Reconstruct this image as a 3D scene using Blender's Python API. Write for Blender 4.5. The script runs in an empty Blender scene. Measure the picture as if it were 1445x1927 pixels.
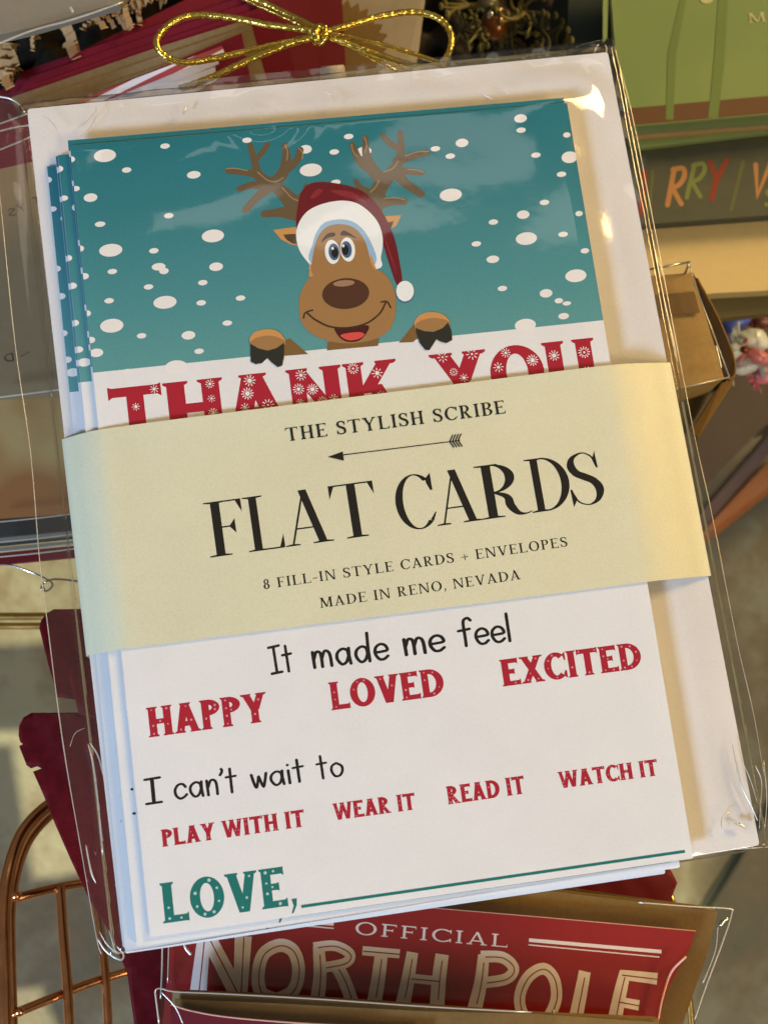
import bpy, math, random
import numpy as np
from mathutils import Vector, Matrix
from mathutils.geometry import delaunay_2d_cdt

SC = bpy.context.scene
COL = SC.collection
rnd = random.Random(7)

# ---------------------------------------------------------------- camera
CAM = np.array([-0.03584382786545557, -0.06397531381805216, 0.3041899864432589])
RM = np.array([[0.9852446023837247, -0.1483731053752228, 0.08531409657875602],
               [-0.13032391996921833, -0.9734861618582468, -0.18799034165178813],
               [0.1109448032022819, 0.17409800191792058, -0.9784585511765915]])
FPX, PCX, PCY = 2713.9, 722.5, 963.5
cd = bpy.data.cameras.new('camera'); co = bpy.data.objects.new('camera', cd); COL.objects.link(co)
cd.sensor_fit = 'VERTICAL'; cd.sensor_height = 24.0; cd.lens = FPX / 1927 * 24.0
cd.clip_start = 0.01; cd.clip_end = 50
co.matrix_world = Matrix(((RM[0][0], -RM[1][0], -RM[2][0], CAM[0]), (RM[0][1], -RM[1][1], -RM[2][1], CAM[1]),
                          (RM[0][2], -RM[1][2], -RM[2][2], CAM[2]), (0, 0, 0, 1)))
cd.dof.use_dof = True; cd.dof.focus_distance = 0.312; cd.dof.aperture_fstop = 17
SC.camera = co

# ---------------------------------------------------------------- light: a cool window low on the left, a warm shop light on the right
SC.view_settings.view_transform = 'Standard'; SC.view_settings.look = 'None'
SC.view_settings.exposure = 0; SC.view_settings.gamma = 1
SC.render.engine = 'CYCLES'
SC.cycles.caustics_reflective = False; SC.cycles.caustics_refractive = False
SC.cycles.max_bounces = 8; SC.cycles.transparent_max_bounces = 24
W_ = bpy.data.worlds.new('World'); SC.world = W_; W_.use_nodes = True
bg = W_.node_tree.nodes['Background']; bg.inputs[0].default_value = (1.0, 0.86, 0.68, 1); bg.inputs[1].default_value = 0.17

def area(name, loc, target, sx, sy, power, col, spread=180):
    l = bpy.data.lights.new(name, 'AREA'); l.shape = 'RECTANGLE'; l.size = sx; l.size_y = sy
    l.energy = power; l.color = col; l.spread = math.radians(spread)
    o = bpy.data.objects.new(name, l); COL.objects.link(o); o.location = loc
    o.rotation_euler = (Vector(target) - Vector(loc)).to_track_quat('-Z', 'Y').to_euler()
    return o
area('window_light', (-1.10, -0.85, 0.86), (0, 0, 0), 0.28, 0.34, 37, (0.43, 0.61, 0.91))
area('shop_light', (1.30, 0.70, 0.92), (0, 0, 0), 0.55, 0.45, 25, (1.0, 0.66, 0.26))
area('shop_light', (0.85, -0.95, 1.10), (0, 0, 0), 0.5, 0.5, 11, (1.0, 0.78, 0.46))  # added fill lamp without a known source, brightens the lower red pack
area('ceiling_light', (0.22, 0.74, 1.45), (0.0, 0.03, 0), 0.60, 0.14, 0.36, (1.0, 0.93, 0.84))

sl = bpy.data.lights.new('sunbeam', 'SPOT'); sl.energy = 830; sl.color = (1.0, 0.90, 0.62); sl.spot_size = math.radians(17); sl.spot_blend = 0.1; sl.shadow_soft_size = 0.004
so = bpy.data.objects.new('sunbeam', sl); COL.objects.link(so); so.location = (-1.5, -1.1, 1.0)
so.rotation_euler = (Vector((-0.27, -0.20, -0.42)) - so.location).to_track_quat('-Z', 'Y').to_euler()

# ---------------------------------------------------------------- helpers
def at(px, py, z=0.0):
    """world point seen at pixel (px,py) of the photograph on the horizontal plane z"""
    d = RM.T @ np.array([(px - PCX) / FPX, (py - PCY) / FPX, 1.0])
    p = CAM + d * ((z - CAM[2]) / d[2])
    return (float(p[0]), float(p[1]), float(z))

def lin(r, g, b):
    f = lambda c: (c / 255 / 12.92) if c / 255 <= 0.04045 else ((c / 255 + 0.055) / 1.055) ** 2.4
    return (f(r), f(g), f(b))

def alb(r, g, b, k=1.0):
    l = lin(r, g, b)
    return (min(0.9, l[0] * 1.16 * k), min(0.9, l[1] * 1.27 * k), min(0.9, l[2] * 1.38 * k))

class NT:
    def __init__(s, name):
        s.m = bpy.data.materials.new(name); s.m.use_nodes = True
        s.t = s.m.node_tree; s.n = s.t.nodes; s.l = s.t.links
        s.b = s.n['Principled BSDF']; s.out = s.n['Material Output']
    def node(s, typ, **kw):
        n = s.n.new(typ)
        for k, v in kw.items():
            if k.startswith('i_'): n.inputs[k[2:].replace('_', ' ')].default_value = v
            else: setattr(n, k, v)
        return n
    def link(s, a, b): s.l.new(a, b)
    def coord(s, kind='Object'): return s.node('ShaderNodeTexCoord').outputs[kind]
    def noise(s, scale, detail=4, rough=0.6, vec=None, scl=None):
        n = s.node('ShaderNodeTexNoise'); n.inputs['Scale'].default_value = scale
        n.inputs['Detail'].default_value = detail; n.inputs['Roughness'].default_value = rough
        v = vec if vec is not None else s.coord()
        if scl:
            mp = s.node('ShaderNodeMapping'); mp.inputs['Scale'].default_value = scl; s.link(v, mp.inputs[0]); v = mp.outputs[0]
        s.link(v, n.inputs['Vector']); return n.outputs['Fac']
    def ramp(s, fac, stops):
        r = s.node('ShaderNodeValToRGB'); e = r.color_ramp.elements
        while len(e) < len(stops): e.new(0.5)
        for i, (p, c) in enumerate(stops):
            e[i].position = p; e[i].color = (*c, 1)
        s.link(fac, r.inputs[0]); return r.outputs[0]
    def bump(s, h, strength, dist=0.001, normal=None):
        b = s.node('ShaderNodeBump'); b.inputs['Strength'].default_value = strength; b.inputs['Distance'].default_value = dist
        s.link(h, b.inputs['Height'])
        if normal is not None: s.link(normal, b.inputs['Normal'])
        return b.outputs[0]

def paper(name, col, rough=0.6, var=0.05, grain=1500, bump=0.15, spec=0.3, big=60, metallic=0.0, sheen=0.0):
    k = NT(name); b = k.b
    c1 = tuple(min(1, x * (1 + var)) for x in col); c0 = tuple(x * (1 - var) for x in col)
    n1 = k.noise(grain, 3); n2 = k.noise(big, 3)
    mx = k.node('ShaderNodeMath', operation='ADD'); k.link(n1, mx.inputs[0]); k.link(n2, mx.inputs[1])
    md = k.node('ShaderNodeMath', operation='MULTIPLY'); k.link(mx.outputs[0], md.inputs[0]); md.inputs[1].default_value = 0.5
    k.link(k.ramp(md.outputs[0], [(0.35, c0), (0.65, c1)]), b.inputs['Base Color'])
    b.inputs['Roughness'].default_value = rough; b.inputs['Specular IOR Level'].default_value = spec
    b.inputs['Metallic'].default_value = metallic
    if sheen: b.inputs['Sheen Weight'].default_value = sheen
    if bump: k.link(k.bump(n1, bump, 0.0002), b.inputs['Normal'])
    return k.m

def flat(name, col, rough=0.6, spec=0.3):
    return paper(name, col, 0.65, 0.03, 2500, 0.05, 0.12)

def metal(name, col, rough=0.22, wave=0, bumpn=0):
    k = NT(name); b = k.b; b.inputs['Metallic'].default_value = 1
    n = k.noise(220, 3)
    k.link(k.ramp(n, [(0.3, tuple(x * 0.8 for x in col)), (0.7, col)]), b.inputs['Base Color'])
    r = k.node('ShaderNodeMapRange'); r.inputs[3].default_value = rough * 0.7; r.inputs[4].default_value = rough * 1.5
    k.link(n, r.inputs[0]); k.link(r.outputs[0], b.inputs['Roughness'])
    if bumpn: k.link(k.bump(k.noise(bumpn, 2), 0.6, 0.0006), b.inputs['Normal'])
    return k.m

def film(name, amount=1.7, rough=0.05, bump=0.25, scale=120, tint=(0.985, 0.985, 0.98)):
    k = NT(name); k.n.remove(k.b)
    tr = k.node('ShaderNodeBsdfTransparent'); tr.inputs[0].default_value = (*tint, 1)
    gl = k.node('ShaderNodeBsdfGlossy'); gl.inputs['Roughness'].default_value = rough
    fr = k.node('ShaderNodeFresnel'); ge = k.node('ShaderNodeNewGeometry'); io = k.node('ShaderNodeMapRange')
    io.inputs[3].default_value = 1.5; io.inputs[4].default_value = 1 / 1.5; k.link(ge.outputs['Backfacing'], io.inputs[0]); k.link(io.outputs[0], fr.inputs[0])
    mu = k.node('ShaderNodeMath', operation='MULTIPLY', use_clamp=True); mu.inputs[1].default_value = amount
    nb = k.bump(k.noise(scale, 3), bump, 0.0006)
    k.link(nb, gl.inputs['Normal']); k.link(nb, fr.inputs['Normal'])
    k.link(fr.outputs[0], mu.inputs[0]); mx = k.node('ShaderNodeMixShader')
    k.link(mu.outputs[0], mx.inputs[0]); k.link(tr.outputs[0], mx.inputs[1]); k.link(gl.outputs[0], mx.inputs[2])
    k.link(mx.outputs[0], k.out.inputs[0]); return k.m

# ---- objects
ORI = {}
def tagp(o, label=None, cat=None, group=None, kind=None):
    if label: o['label'] = label
    if cat: o['category'] = cat
    if group: o['group'] = group
    if kind: o['kind'] = kind
    return o

def thing(name, loc, label, cat, group=None):
    o = bpy.data.objects.new(name, None); COL.objects.link(o); o.location = loc; o.empty_display_size = 0.01
    ORI[o.name] = Vector(loc); return tagp(o, label, cat, group)

def link(name, me, parent=None, loc=None):
    o = bpy.data.objects.new(name, me); COL.objects.link(o)
    if parent is not None: o.parent = parent
    if loc is not None: o.location = loc
    ORI[o.name] = ORI.get(parent.name, Vector((0, 0, 0))).copy() + Vector(loc or (0, 0, 0)) if parent is not None else Vector(loc or (0, 0, 0))
    return o

class MB:
    """mesh builder: collects geometry in world coordinates, builds ONE object"""
    def __init__(s): s.v = []; s.f = []; s.mi = []; s.sm = []
    def add(s, vs, fs, mi=0, smooth=False):
        o = len(s.v); s.v += [tuple(map(float, p)) for p in vs]
        for f in fs: s.f.append([i + o for i in f]); s.mi.append(mi); s.sm.append(smooth)
        return s
    def prism(s, top, th, mi=0, down=(0, 0, -1)):
        n = len(top); d = Vector(down) * th
        vs = [Vector(p) for p in top] + [Vector(p) + d for p in top]
        area2 = sum(top[i][0] * top[(i + 1) % n][1] - top[(i + 1) % n][0] * top[i][1] for i in range(n))
        r = list(range(n))
        if area2 < 0: vs = list(reversed(vs[:n])) + list(reversed(vs[n:]))
        fs = [r, [n + i for i in reversed(r)]] + [[i, i + n, (i + 1) % n + n, (i + 1) % n] for i in r]
        return s.add(vs, fs, mi)
    def tube(s, pts, rad, seg=10, mi=0, closed=False, caps=True):
        P = [Vector(p) for p in pts]; n = len(P); vs = []; fs = []
        R = rad if isinstance(rad, (list, tuple)) else [rad] * n
        up = Vector((0.13, 0.21, 1)).normalized(); prev = None
        for i in range(n):
            a = P[(i - 1) % n] if (closed or i > 0) else P[i]; b = P[(i + 1) % n] if (closed or i < n - 1) else P[i]
            t = (b - a).normalized() if (b - a).length > 1e-12 else Vector((1, 0, 0))
            if prev is None: u = t.cross(up); u = u.normalized() if u.length > 1e-5 else t.orthogonal().normalized()
            else:
                u = prev - t * prev.dot(t); u.normalize()
            prev = u; w = t.cross(u)
            for k in range(seg):
                an = 2 * math.pi * k / seg; vs.append(P[i] + (u * math.cos(an) + w * math.sin(an)) * R[i])
        m = n if closed else n - 1
        for i in range(m):
            for k in range(seg):
                a = i * seg + k; b = i * seg + (k + 1) % seg; j = (i + 1) % n
                fs.append([a, b, j * seg + (k + 1) % seg, j * seg + k])
        if caps and not closed:
            fs.append(list(reversed(range(seg)))); fs.append([(n - 1) * seg + k for k in range(seg)])
        return s.add(vs, fs, mi, True)
    def ball(s, c, rx, ry, rz, mi=0, nu=14, nv=8):
        vs = []; fs = []
        for j in range(nv + 1):
            th = math.pi * j / nv
            for i in range(nu):
                a = 2 * math.pi * i / nu
                vs.append((c[0] + rx * math.sin(th) * math.cos(a), c[1] + ry * math.sin(th) * math.sin(a), c[2] + rz * math.cos(th)))
        for j in range(nv):
            for i in range(nu): fs.append([j * nu + i, (j + 1) * nu + i, (j + 1) * nu + (i + 1) % nu, j * nu + (i + 1) % nu])
        return s.add(vs, fs, mi, True)
    def grid(s, fn, nu, nv, mi=0):
        vs = [fn(i / nu, j / nv) for j in range(nv + 1) for i in range(nu + 1)]
        fs = [[j * (nu + 1) + i, j * (nu + 1) + i + 1, (j + 1) * (nu + 1) + i + 1, (j + 1) * (nu + 1) + i] for j in range(nv) for i in range(nu)]
        return s.add(vs, fs, mi, True)
    def mesh(s, name, mats, org=(0, 0, 0)):
        me = bpy.data.meshes.new(name)
        me.from_pydata([(x - org[0], y - org[1], z - org[2]) for x, y, z in s.v], [], s.f)
        me.polygons.foreach_set('material_index', s.mi); me.polygons.foreach_set('use_smooth', s.sm)
        for m in (mats if isinstance(mats, (list, tuple)) else [mats]): me.materials.append(m)
        me.update(); return me
    def obj(s, name, mats, parent=None, loc=None):
        if parent is not None: org = ORI[parent.name]
        else:
            if loc is None:
                a = np.array(s.v); loc = ((a[:, 0].min() + a[:, 0].max()) / 2, (a[:, 1].min() + a[:, 1].max()) / 2, a[:, 2].min())
            org = loc
        return link(name, s.mesh(name, mats, org), parent, None if parent is not None else loc)

def bez(pts, n=8, closed=False):
    """Catmull-Rom through the points (any dimension)"""
    P = [np.array(p, float) for p in pts]; N = len(P); out = []
    rng = range(N if closed else N - 1)
    for i in rng:
        p0 = P[(i - 1) % N] if (closed or i > 0) else P[i] * 2 - P[i + 1]
        p1 = P[i]; p2 = P[(i + 1) % N]
        p3 = P[(i + 2) % N] if (closed or i + 2 < N) else p2 * 2 - p1
        for k in range(n):
            t = k / n
            out.append(0.5 * ((2 * p1) + (p2 - p0) * t + (2 * p0 - 5 * p1 + 4 * p2 - p3) * t * t + (3 * p1 - p0 - 3 * p2 + p3) * t ** 3))
    if not closed: out.append(P[-1])
    return [tuple(p) for p in out]

# ---- flat print: union of 2D polygons triangulated in one plane
def union(polys):
    vs = []; fs = []
    for p in polys:
        if len(p) < 3: continue
        if sum(p[i][0] * p[(i + 1) % len(p)][1] - p[(i + 1) % len(p)][0] * p[i][1] for i in range(len(p))) < 0: p = list(reversed(list(p)))
        parts = [p]
        if len(p) == 4:
            cr = [(p[(i + 1) % 4][0] - p[i][0]) * (p[(i + 2) % 4][1] - p[(i + 1) % 4][1]) - (p[(i + 1) % 4][1] - p[i][1]) * (p[(i + 2) % 4][0] - p[(i + 1) % 4][0]) for i in range(4)]
            if min(cr) <= 0: parts = [[p[0], p[1], p[2]], [p[0], p[2], p[3]]]
        for t in parts:
            if len(t) == 3:
                ar = (t[1][0] - t[0][0]) * (t[2][1] - t[0][1]) - (t[1][1] - t[0][1]) * (t[2][0] - t[0][0])
                if abs(ar) < 1e-13: continue
                if ar < 0: t = t[::-1]
            o = len(vs); vs += [Vector((q[0] * 1000, q[1] * 1000)) for q in t]; fs.append(list(range(o, o + len(t))))
    v, e, f, _, _, of = delaunay_2d_cdt(vs, [], fs, 0, 1e-5)
    tri = []
    for t, o in zip(f, of):
        if o: tri.append(list(t))
    return [(q.x / 1000, q.y / 1000) for q in v], tri

def print_mesh(mb, polys, z, mi, zf=None):
    v, t = union(polys)
    V = [(x, y, (zf(x, y) if zf else z)) for x, y in v]
    T = []
    for a in t:
        A, B, Cc = (v[i] for i in a)
        T.append(a if (B[0] - A[0]) * (Cc[1] - A[1]) - (B[1] - A[1]) * (Cc[0] - A[0]) > 0 else a[::-1])
    mb.add(V, T, mi)

def strip(pts, w, caps=False):
    """stroke along points; w = number or list; returns quads (+ round caps)"""
    P = [np.array(p[:2], float) for p in pts]; n = len(P); Wd = w if isinstance(w, (list, tuple)) else [w] * n
    L = []; Rr = []
    for i in range(n):
        if i == 0: t = P[1] - P[0]
        elif i == n - 1: t = P[-1] - P[-2]
        else:
            a = P[i] - P[i - 1]; b = P[i + 1] - P[i]; t = a / (np.linalg.norm(a) + 1e-9) + b / (np.linalg.norm(b) + 1e-9)
        t = t / (np.linalg.norm(t) + 1e-9); nn = np.array([-t[1], t[0]]); k = 1.0
        if 0 < i < n - 1:
            a = (P[i] - P[i - 1]); a = a / (np.linalg.norm(a) + 1e-9); k = 1 / max(0.5, abs(a[0] * t[0] + a[1] * t[1]))
        L.append(P[i] + nn * Wd[i] / 2 * k); Rr.append(P[i] - nn * Wd[i] / 2 * k)
    out = [[L[i], L[i + 1], Rr[i + 1], Rr[i]] for i in range(n - 1)]
    if caps:
        for q, ww in ((P[0], Wd[0]), (P[-1], Wd[-1])):
            out.append([(q[0] + ww / 2 * math.cos(a * math.pi / 5), q[1] + ww / 2 * math.sin(a * math.pi / 5)) for a in range(10)])
    return out

# ---------------------------------------------------------------- lettering
class St:
    def __init__(s, t=.12, h=.05, q=.045, sl=.07, b=.03, up=0., dn=.2, e=.06, wd=1., bar=None):
        s.t = t; s.h = h; s.q = q; s.s = sl; s.b = b; s.up = up; s.dn = dn; s.e = e; s.wd = wd; s.bar = bar or h
DIDONE = St(t=.112, h=.024, q=.020, sl=.085, b=.015, up=0, dn=.22, e=.07, wd=.78, bar=.026)
OLD = St(t=.15, h=.068, q=.05, sl=.075, b=.04, up=.0, dn=.17, e=.07, wd=1.0, bar=.055)
TUSC = St(t=.205, h=.16, q=.04, sl=.042, b=.035, up=.025, dn=.045, e=.05, wd=.86, bar=.17)
SLAB = St(t=.16, h=.09, q=.085, sl=.12, b=.0, up=0, dn=.17, e=.07, wd=1.5, bar=.085)

def glyph(ch, S):
    """polygons of a capital in cap-height units -> (polys, width, spots)"""
    P = []; sp = []; t, h, q, s, bb, bar = S.t, S.h, S.q, S.s, S.b, S.bar
    def rect(x0, y0, x1, y1): P.append([(x0, y0), (x1, y0), (x1, y1), (x0, y1)])
    def serif(xl, xr, y, d): P.append([(xl - s, y), (xr + s, y), (xr + s, y + d * q), (xr, y + d * (q + bb)), (xl, y + d * (q + bb)), (xl - s, y + d * q)])
    def stem(x, w=None, y0=0., y1=1., top=True, bot=True):
        w = w or t; rect(x, y0, x + w, y1)
        if top: serif(x, x + w, y1, -1)
        if bot: serif(x, x + w, y0, 1)
        for k in (0.1, .37, .63, .9): sp.append((x + w / 2, y0 + (y1 - y0) * k))
    def diag(x0, y0, x1, y1, w, s0=False, s1=False):
        P.append([(x0, y0), (x0 + w, y0), (x1 + w, y1), (x1, y1)])
        if s0: serif(x0, x0 + w, y0, 1 if y0 < y1 else -1)
        if s1: serif(x1, x1 + w, y1, -1 if y0 < y1 else 1)
        for k in (.12, .4, .65, .88): sp.append((x0 + (x1 - x0) * k + w / 2, y0 + (y1 - y0) * k))
    def vterm(x, yb, yt, side, up, dn):
        P.append([(x, yt + up), (x, yb - dn), (x - side * S.e, yb), (x - side * S.e, yt)])
    def arc(cx, cy, rx, ry, wx, wy, a0, a1, n=28):
        o = []; 
        for i in range(n + 1):
            a = math.radians(a0 + (a1 - a0) * i / n); c, d = math.cos(a), math.sin(a)
            o.append(((cx + rx * c, cy + ry * d), (cx + (rx - wx) * c, cy + (ry - wy) * d)))
        for i in range(n): P.append([o[i][0], o[i + 1][0], o[i + 1][1], o[i][1]])
        for i in range(3, n, max(4, int(n * 45 / abs(a1 - a0)))): sp.append(((o[i][0][0] + o[i][1][0]) / 2, (o[i][0][1] + o[i][1][1]) / 2))
    wd = S.wd; th = max(h * 1.15, h)
    bold = t > .19
    if ch == 'I': stem(s); return P, t + 2 * s, sp
    if ch == 'T':
        w = .74 * wd; rect(0, 1 - bar, w, 1); stem(w / 2 - t / 2, top=False)
        vterm(0, 1 - bar, 1, -1, S.up, S.dn); vterm(w, 1 - bar, 1, 1, S.up, S.dn); sp += [(.08, 1 - bar / 2), (w - .08, 1 - bar / 2)]; return P, w, sp
    if ch == 'H':
        w = .80 * wd; stem(s); stem(w - s - t); rect(s + t * .5, .5 - bar / 2, w - s - t * .5, .5 + bar / 2); sp.append((w / 2, .5)); return P, w, sp
    if ch in 'EFL':
        w = (.62 if ch != 'F' else .60) * wd; stem(s)
        if ch in 'EF':
            rect(s, 1 - bar, w, 1); vterm(w, 1 - bar, 1, 1, S.up * .5, S.dn)
            m = .52; rect(s, m - bar / 2, w * .78, m + bar / 2); vterm(w * .78, m - bar / 2, m + bar / 2, 1, S.dn * .55, S.dn * .55); sp += [(w * .6, 1 - bar / 2), (w * .5, m)]
        if ch in 'EL':
            w2 = w * 1.06; rect(s, 0, w2, bar); vterm(w2, 0, bar, 1, S.dn * 1.05, S.up * .5); sp.append((w2 * .7, bar / 2)); w = w2
        return P, w, sp
    if ch == 'A':
        w = .80 * wd; a = w / 2; tn = t if bold else th
        ap = .0 if not bold else .06
        diag(s * .8, 0, a - tn * .5 - (0 if not bold else .03), 1, tn, True, False); diag(w - s * .8 - t, 0, a - t * .62, 1 , t, True, False)
        if bold: serif(a - t * .62, a + t * .45, 1, -1)
        rect(w * .26, .30 - bar / 2, w * .76, .30 + bar / 2); return P, w, sp
    if ch == 'V':
        w = .80 * wd; a = w / 2; tn = t if bold else th
        diag(s * .8, 1, a - t * .5, 0, t, True, False); diag(w - s * .8 - tn, 1, a - tn * .4, 0, tn, True, False); return P, w, sp
    if ch == 'W':
        w = 1.16 * wd; tn = t * .9 if bold else th; T = t * (.85 if bold else 1)
        diag(s * .7, 1, w * .29 - T * .5, 0, T, True, False); diag(w * .5 - tn * .4, 1, w * .29 - tn * .4, 0, tn)
        diag(w * .5 - T * .6, 1, w * .72 - T * .5, 0, T, True, False); diag(w - s * .7 - tn, 1, w * .72 - tn * .4, 0, tn, True, False); return P, w, sp
    if ch == 'X':
        w = .80 * wd; tn = t if bold else th; diag(s * .8, 1, w - s * .8 - t, 0, t, True, True); diag(w - s * .8 - tn, 1, s * .8, 0, tn, True, True); return P, w, sp
    if ch == 'Y':
        w = .80 * wd; tn = t if bold else th; a = w / 2
        diag(s * .8, 1, a - t * .5, .44, t, True, False); diag(w - s * .8 - tn, 1, a - tn * .4, .44, tn, True, False); stem(a - t / 2, y1=.48, top=False); return P, w, sp
    if ch == 'N':
        w = .86 * wd; tn = t if bold else th
        stem(s, tn, bot=True); stem(w - s - tn, tn, bot=False); diag(s, 1, w - s - t * .95, 0, t); return P, w, sp
    if ch == 'M':
        w = 1.0 * wd; tn = t if bold else th
        diag(s * .7, 0, s + .03, 1, tn, True, False); serif(s, s + t, 1, -1); diag(s, 1, w / 2 - t * .5, .04, t); diag(w - s - t, 1, w / 2 - tn * .4, .04, tn); stem(w - s - t, t); return P, w, sp
    if ch == 'K':
        w = .84 * wd; tn = t if bold else th; stem(s); diag(w - s * .8 - tn, 1, s + t * .6, .42, tn, True, False); diag(w - s * .5 - t, 0, s + t + .05, .56, t, True, False); return P, w, sp
    if ch == 'U':
        w = .80 * wd; tn = t if bold else th; stem(s, y0=.3, bot=False); stem(w - s - tn, tn, .3, bot=False)
        arc(w / 2, .32, w / 2 - s, .34, (t + tn) / 2, h, 180, 360); return P, w, sp
    if ch in 'PRBD':
        stem(s); x = s + t * .5
        if ch == 'D':
            w = .80 * wd; rx = min(w * .62, .5); cx = w - rx; rect(x, 1 - bar, cx, 1); rect(x, 0, cx, bar); arc(cx, .5, rx, .5, t * 1.1, bar, -90, 90); return P, w, sp
        if ch == 'B':
            w = .66 * wd; ry = .25; cx = w - .30
            rect(x, 1 - bar, cx, 1); rect(x, .52 - bar / 2, cx, .52 + bar / 2); rect(x, 0, cx, bar)
            arc(cx, .76, .25, .24 , t, bar, -90, 90); arc(cx, .26, .30, .26, t * 1.05, bar, -90, 90); return P, w, sp
        w = (.62 if ch == 'P' else .60) * wd; rx = .28 if not bold else .33; cx = w - rx; lo = .46
        rect(x, 1 - bar, cx, 1); rect(x, lo, cx, lo + bar); arc(cx, (1 + lo) / 2, rx, (1 - lo) / 2, t * 1.02, bar, -90, 90)
        if ch == 'R':
            w2 = w + .16 * wd
            if S is DIDONE:
                c = bez([(cx - .02, lo + .03, .03), (w - .13, .37, .085), (w - .10, .2, .105), (w - .03, .05, .075), (w + .06, .012, .03), (w2 + .02, .04, .014)], 6)
                P.extend(strip([a[:2] for a in c], [float(a[2]) for a in c]))
            else: diag(w2 - s - t, 0, cx - t * .55, lo + bar * .6, t, True, False)
            return P, w2, sp
        return P, w, sp
    if ch == 'O':
        w = .86 * wd; arc(w / 2, .5, w / 2, .515, t * 1.08, h, 0, 360, 40); return P, w, sp
    if ch == 'C':
        w = .78 * wd; rx = w * .55; arc(rx, .5, rx, .515, t * 1.08, h, 48, 312, 34)
        x1 = rx + (rx) * math.cos(math.radians(48)); P.append([(w, 1.0), (w + .0, .68), (w - .035, .68), (x1 - .03, .80 + h * .5), (x1 - .04, .5 + .515 * .78)])
        if S is not DIDONE and S is not OLD: P.append([(w, 0.0), (w, .3), (w - .05, .3), (x1 - .04, .2), (x1 - .02, .08)])
        else: P.append([(x1, .5 - .515 * .743), (w + .01, .27), (w - .01, .27), (x1 - .05, .5 - (.515 - h) * .74)])
        return P, w, sp
    if ch == 'S':
        w = .58 * wd; k = w / .58; hh = h; mid = (h + t) / 2
        pts = [(.50, .80), (.44, .92), (.30, 1 - h / 2), (.13, .91), (.09, .76), (.16, .62), (.30, .53), (.44, .43), (.51, .27), (.45, .09), (.29, h / 2 - .0), (.13, .08), (.06, .22)]
        pts = [(a * k, b) for a, b in pts]; ws = [hh, hh * 1.0, hh, mid, t * .95, t, t * 1.08, t, t * .98, mid, hh, hh, hh]
        c = bez([(*p, ww) for p, ww in zip(pts, ws)], 5); P.extend(strip([a[:2] for a in c], [float(a[2]) for a in c]))
        P.append([(.53 * k, 1.0), (.54 * k, .68), (.51 * k, .68), (.46 * k, .86), (.49 * k, .90)]); P.append([(.02 * k, 0), (.01 * k, .33), (.04 * k, .33), (.1 * k, .14), (.07 * k, .08)])
        for i in range(3, len(c), 7): sp.append((c[i][0], c[i][1]))
        return P, w, sp
    if ch == '8':
        arc(.25, .74, .20, .26, t * .8, h, 0, 360, 26); arc(.25, .26, .25, .275, t, h, 0, 360, 26); return P, .5, sp
    if ch == '+': rect(0, .36, .6, .36 + h); rect(.3 - h / 2, .09, .3 + h / 2, .67); return P, .6, sp
    if ch == '-': rect(0, .36, .36, .36 + h * 1.2); return P, .36, sp
    if ch == ',':
        P.append([(.03, .16), (.15, .16), (.13, -.02), (.04, -.2), (.0, -.2), (.06, -.02)]); return P, .16, sp
    if ch == '/': diag(0, 0, .3, 1, .1); return P, .4, sp
    return P, .3, sp

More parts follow.
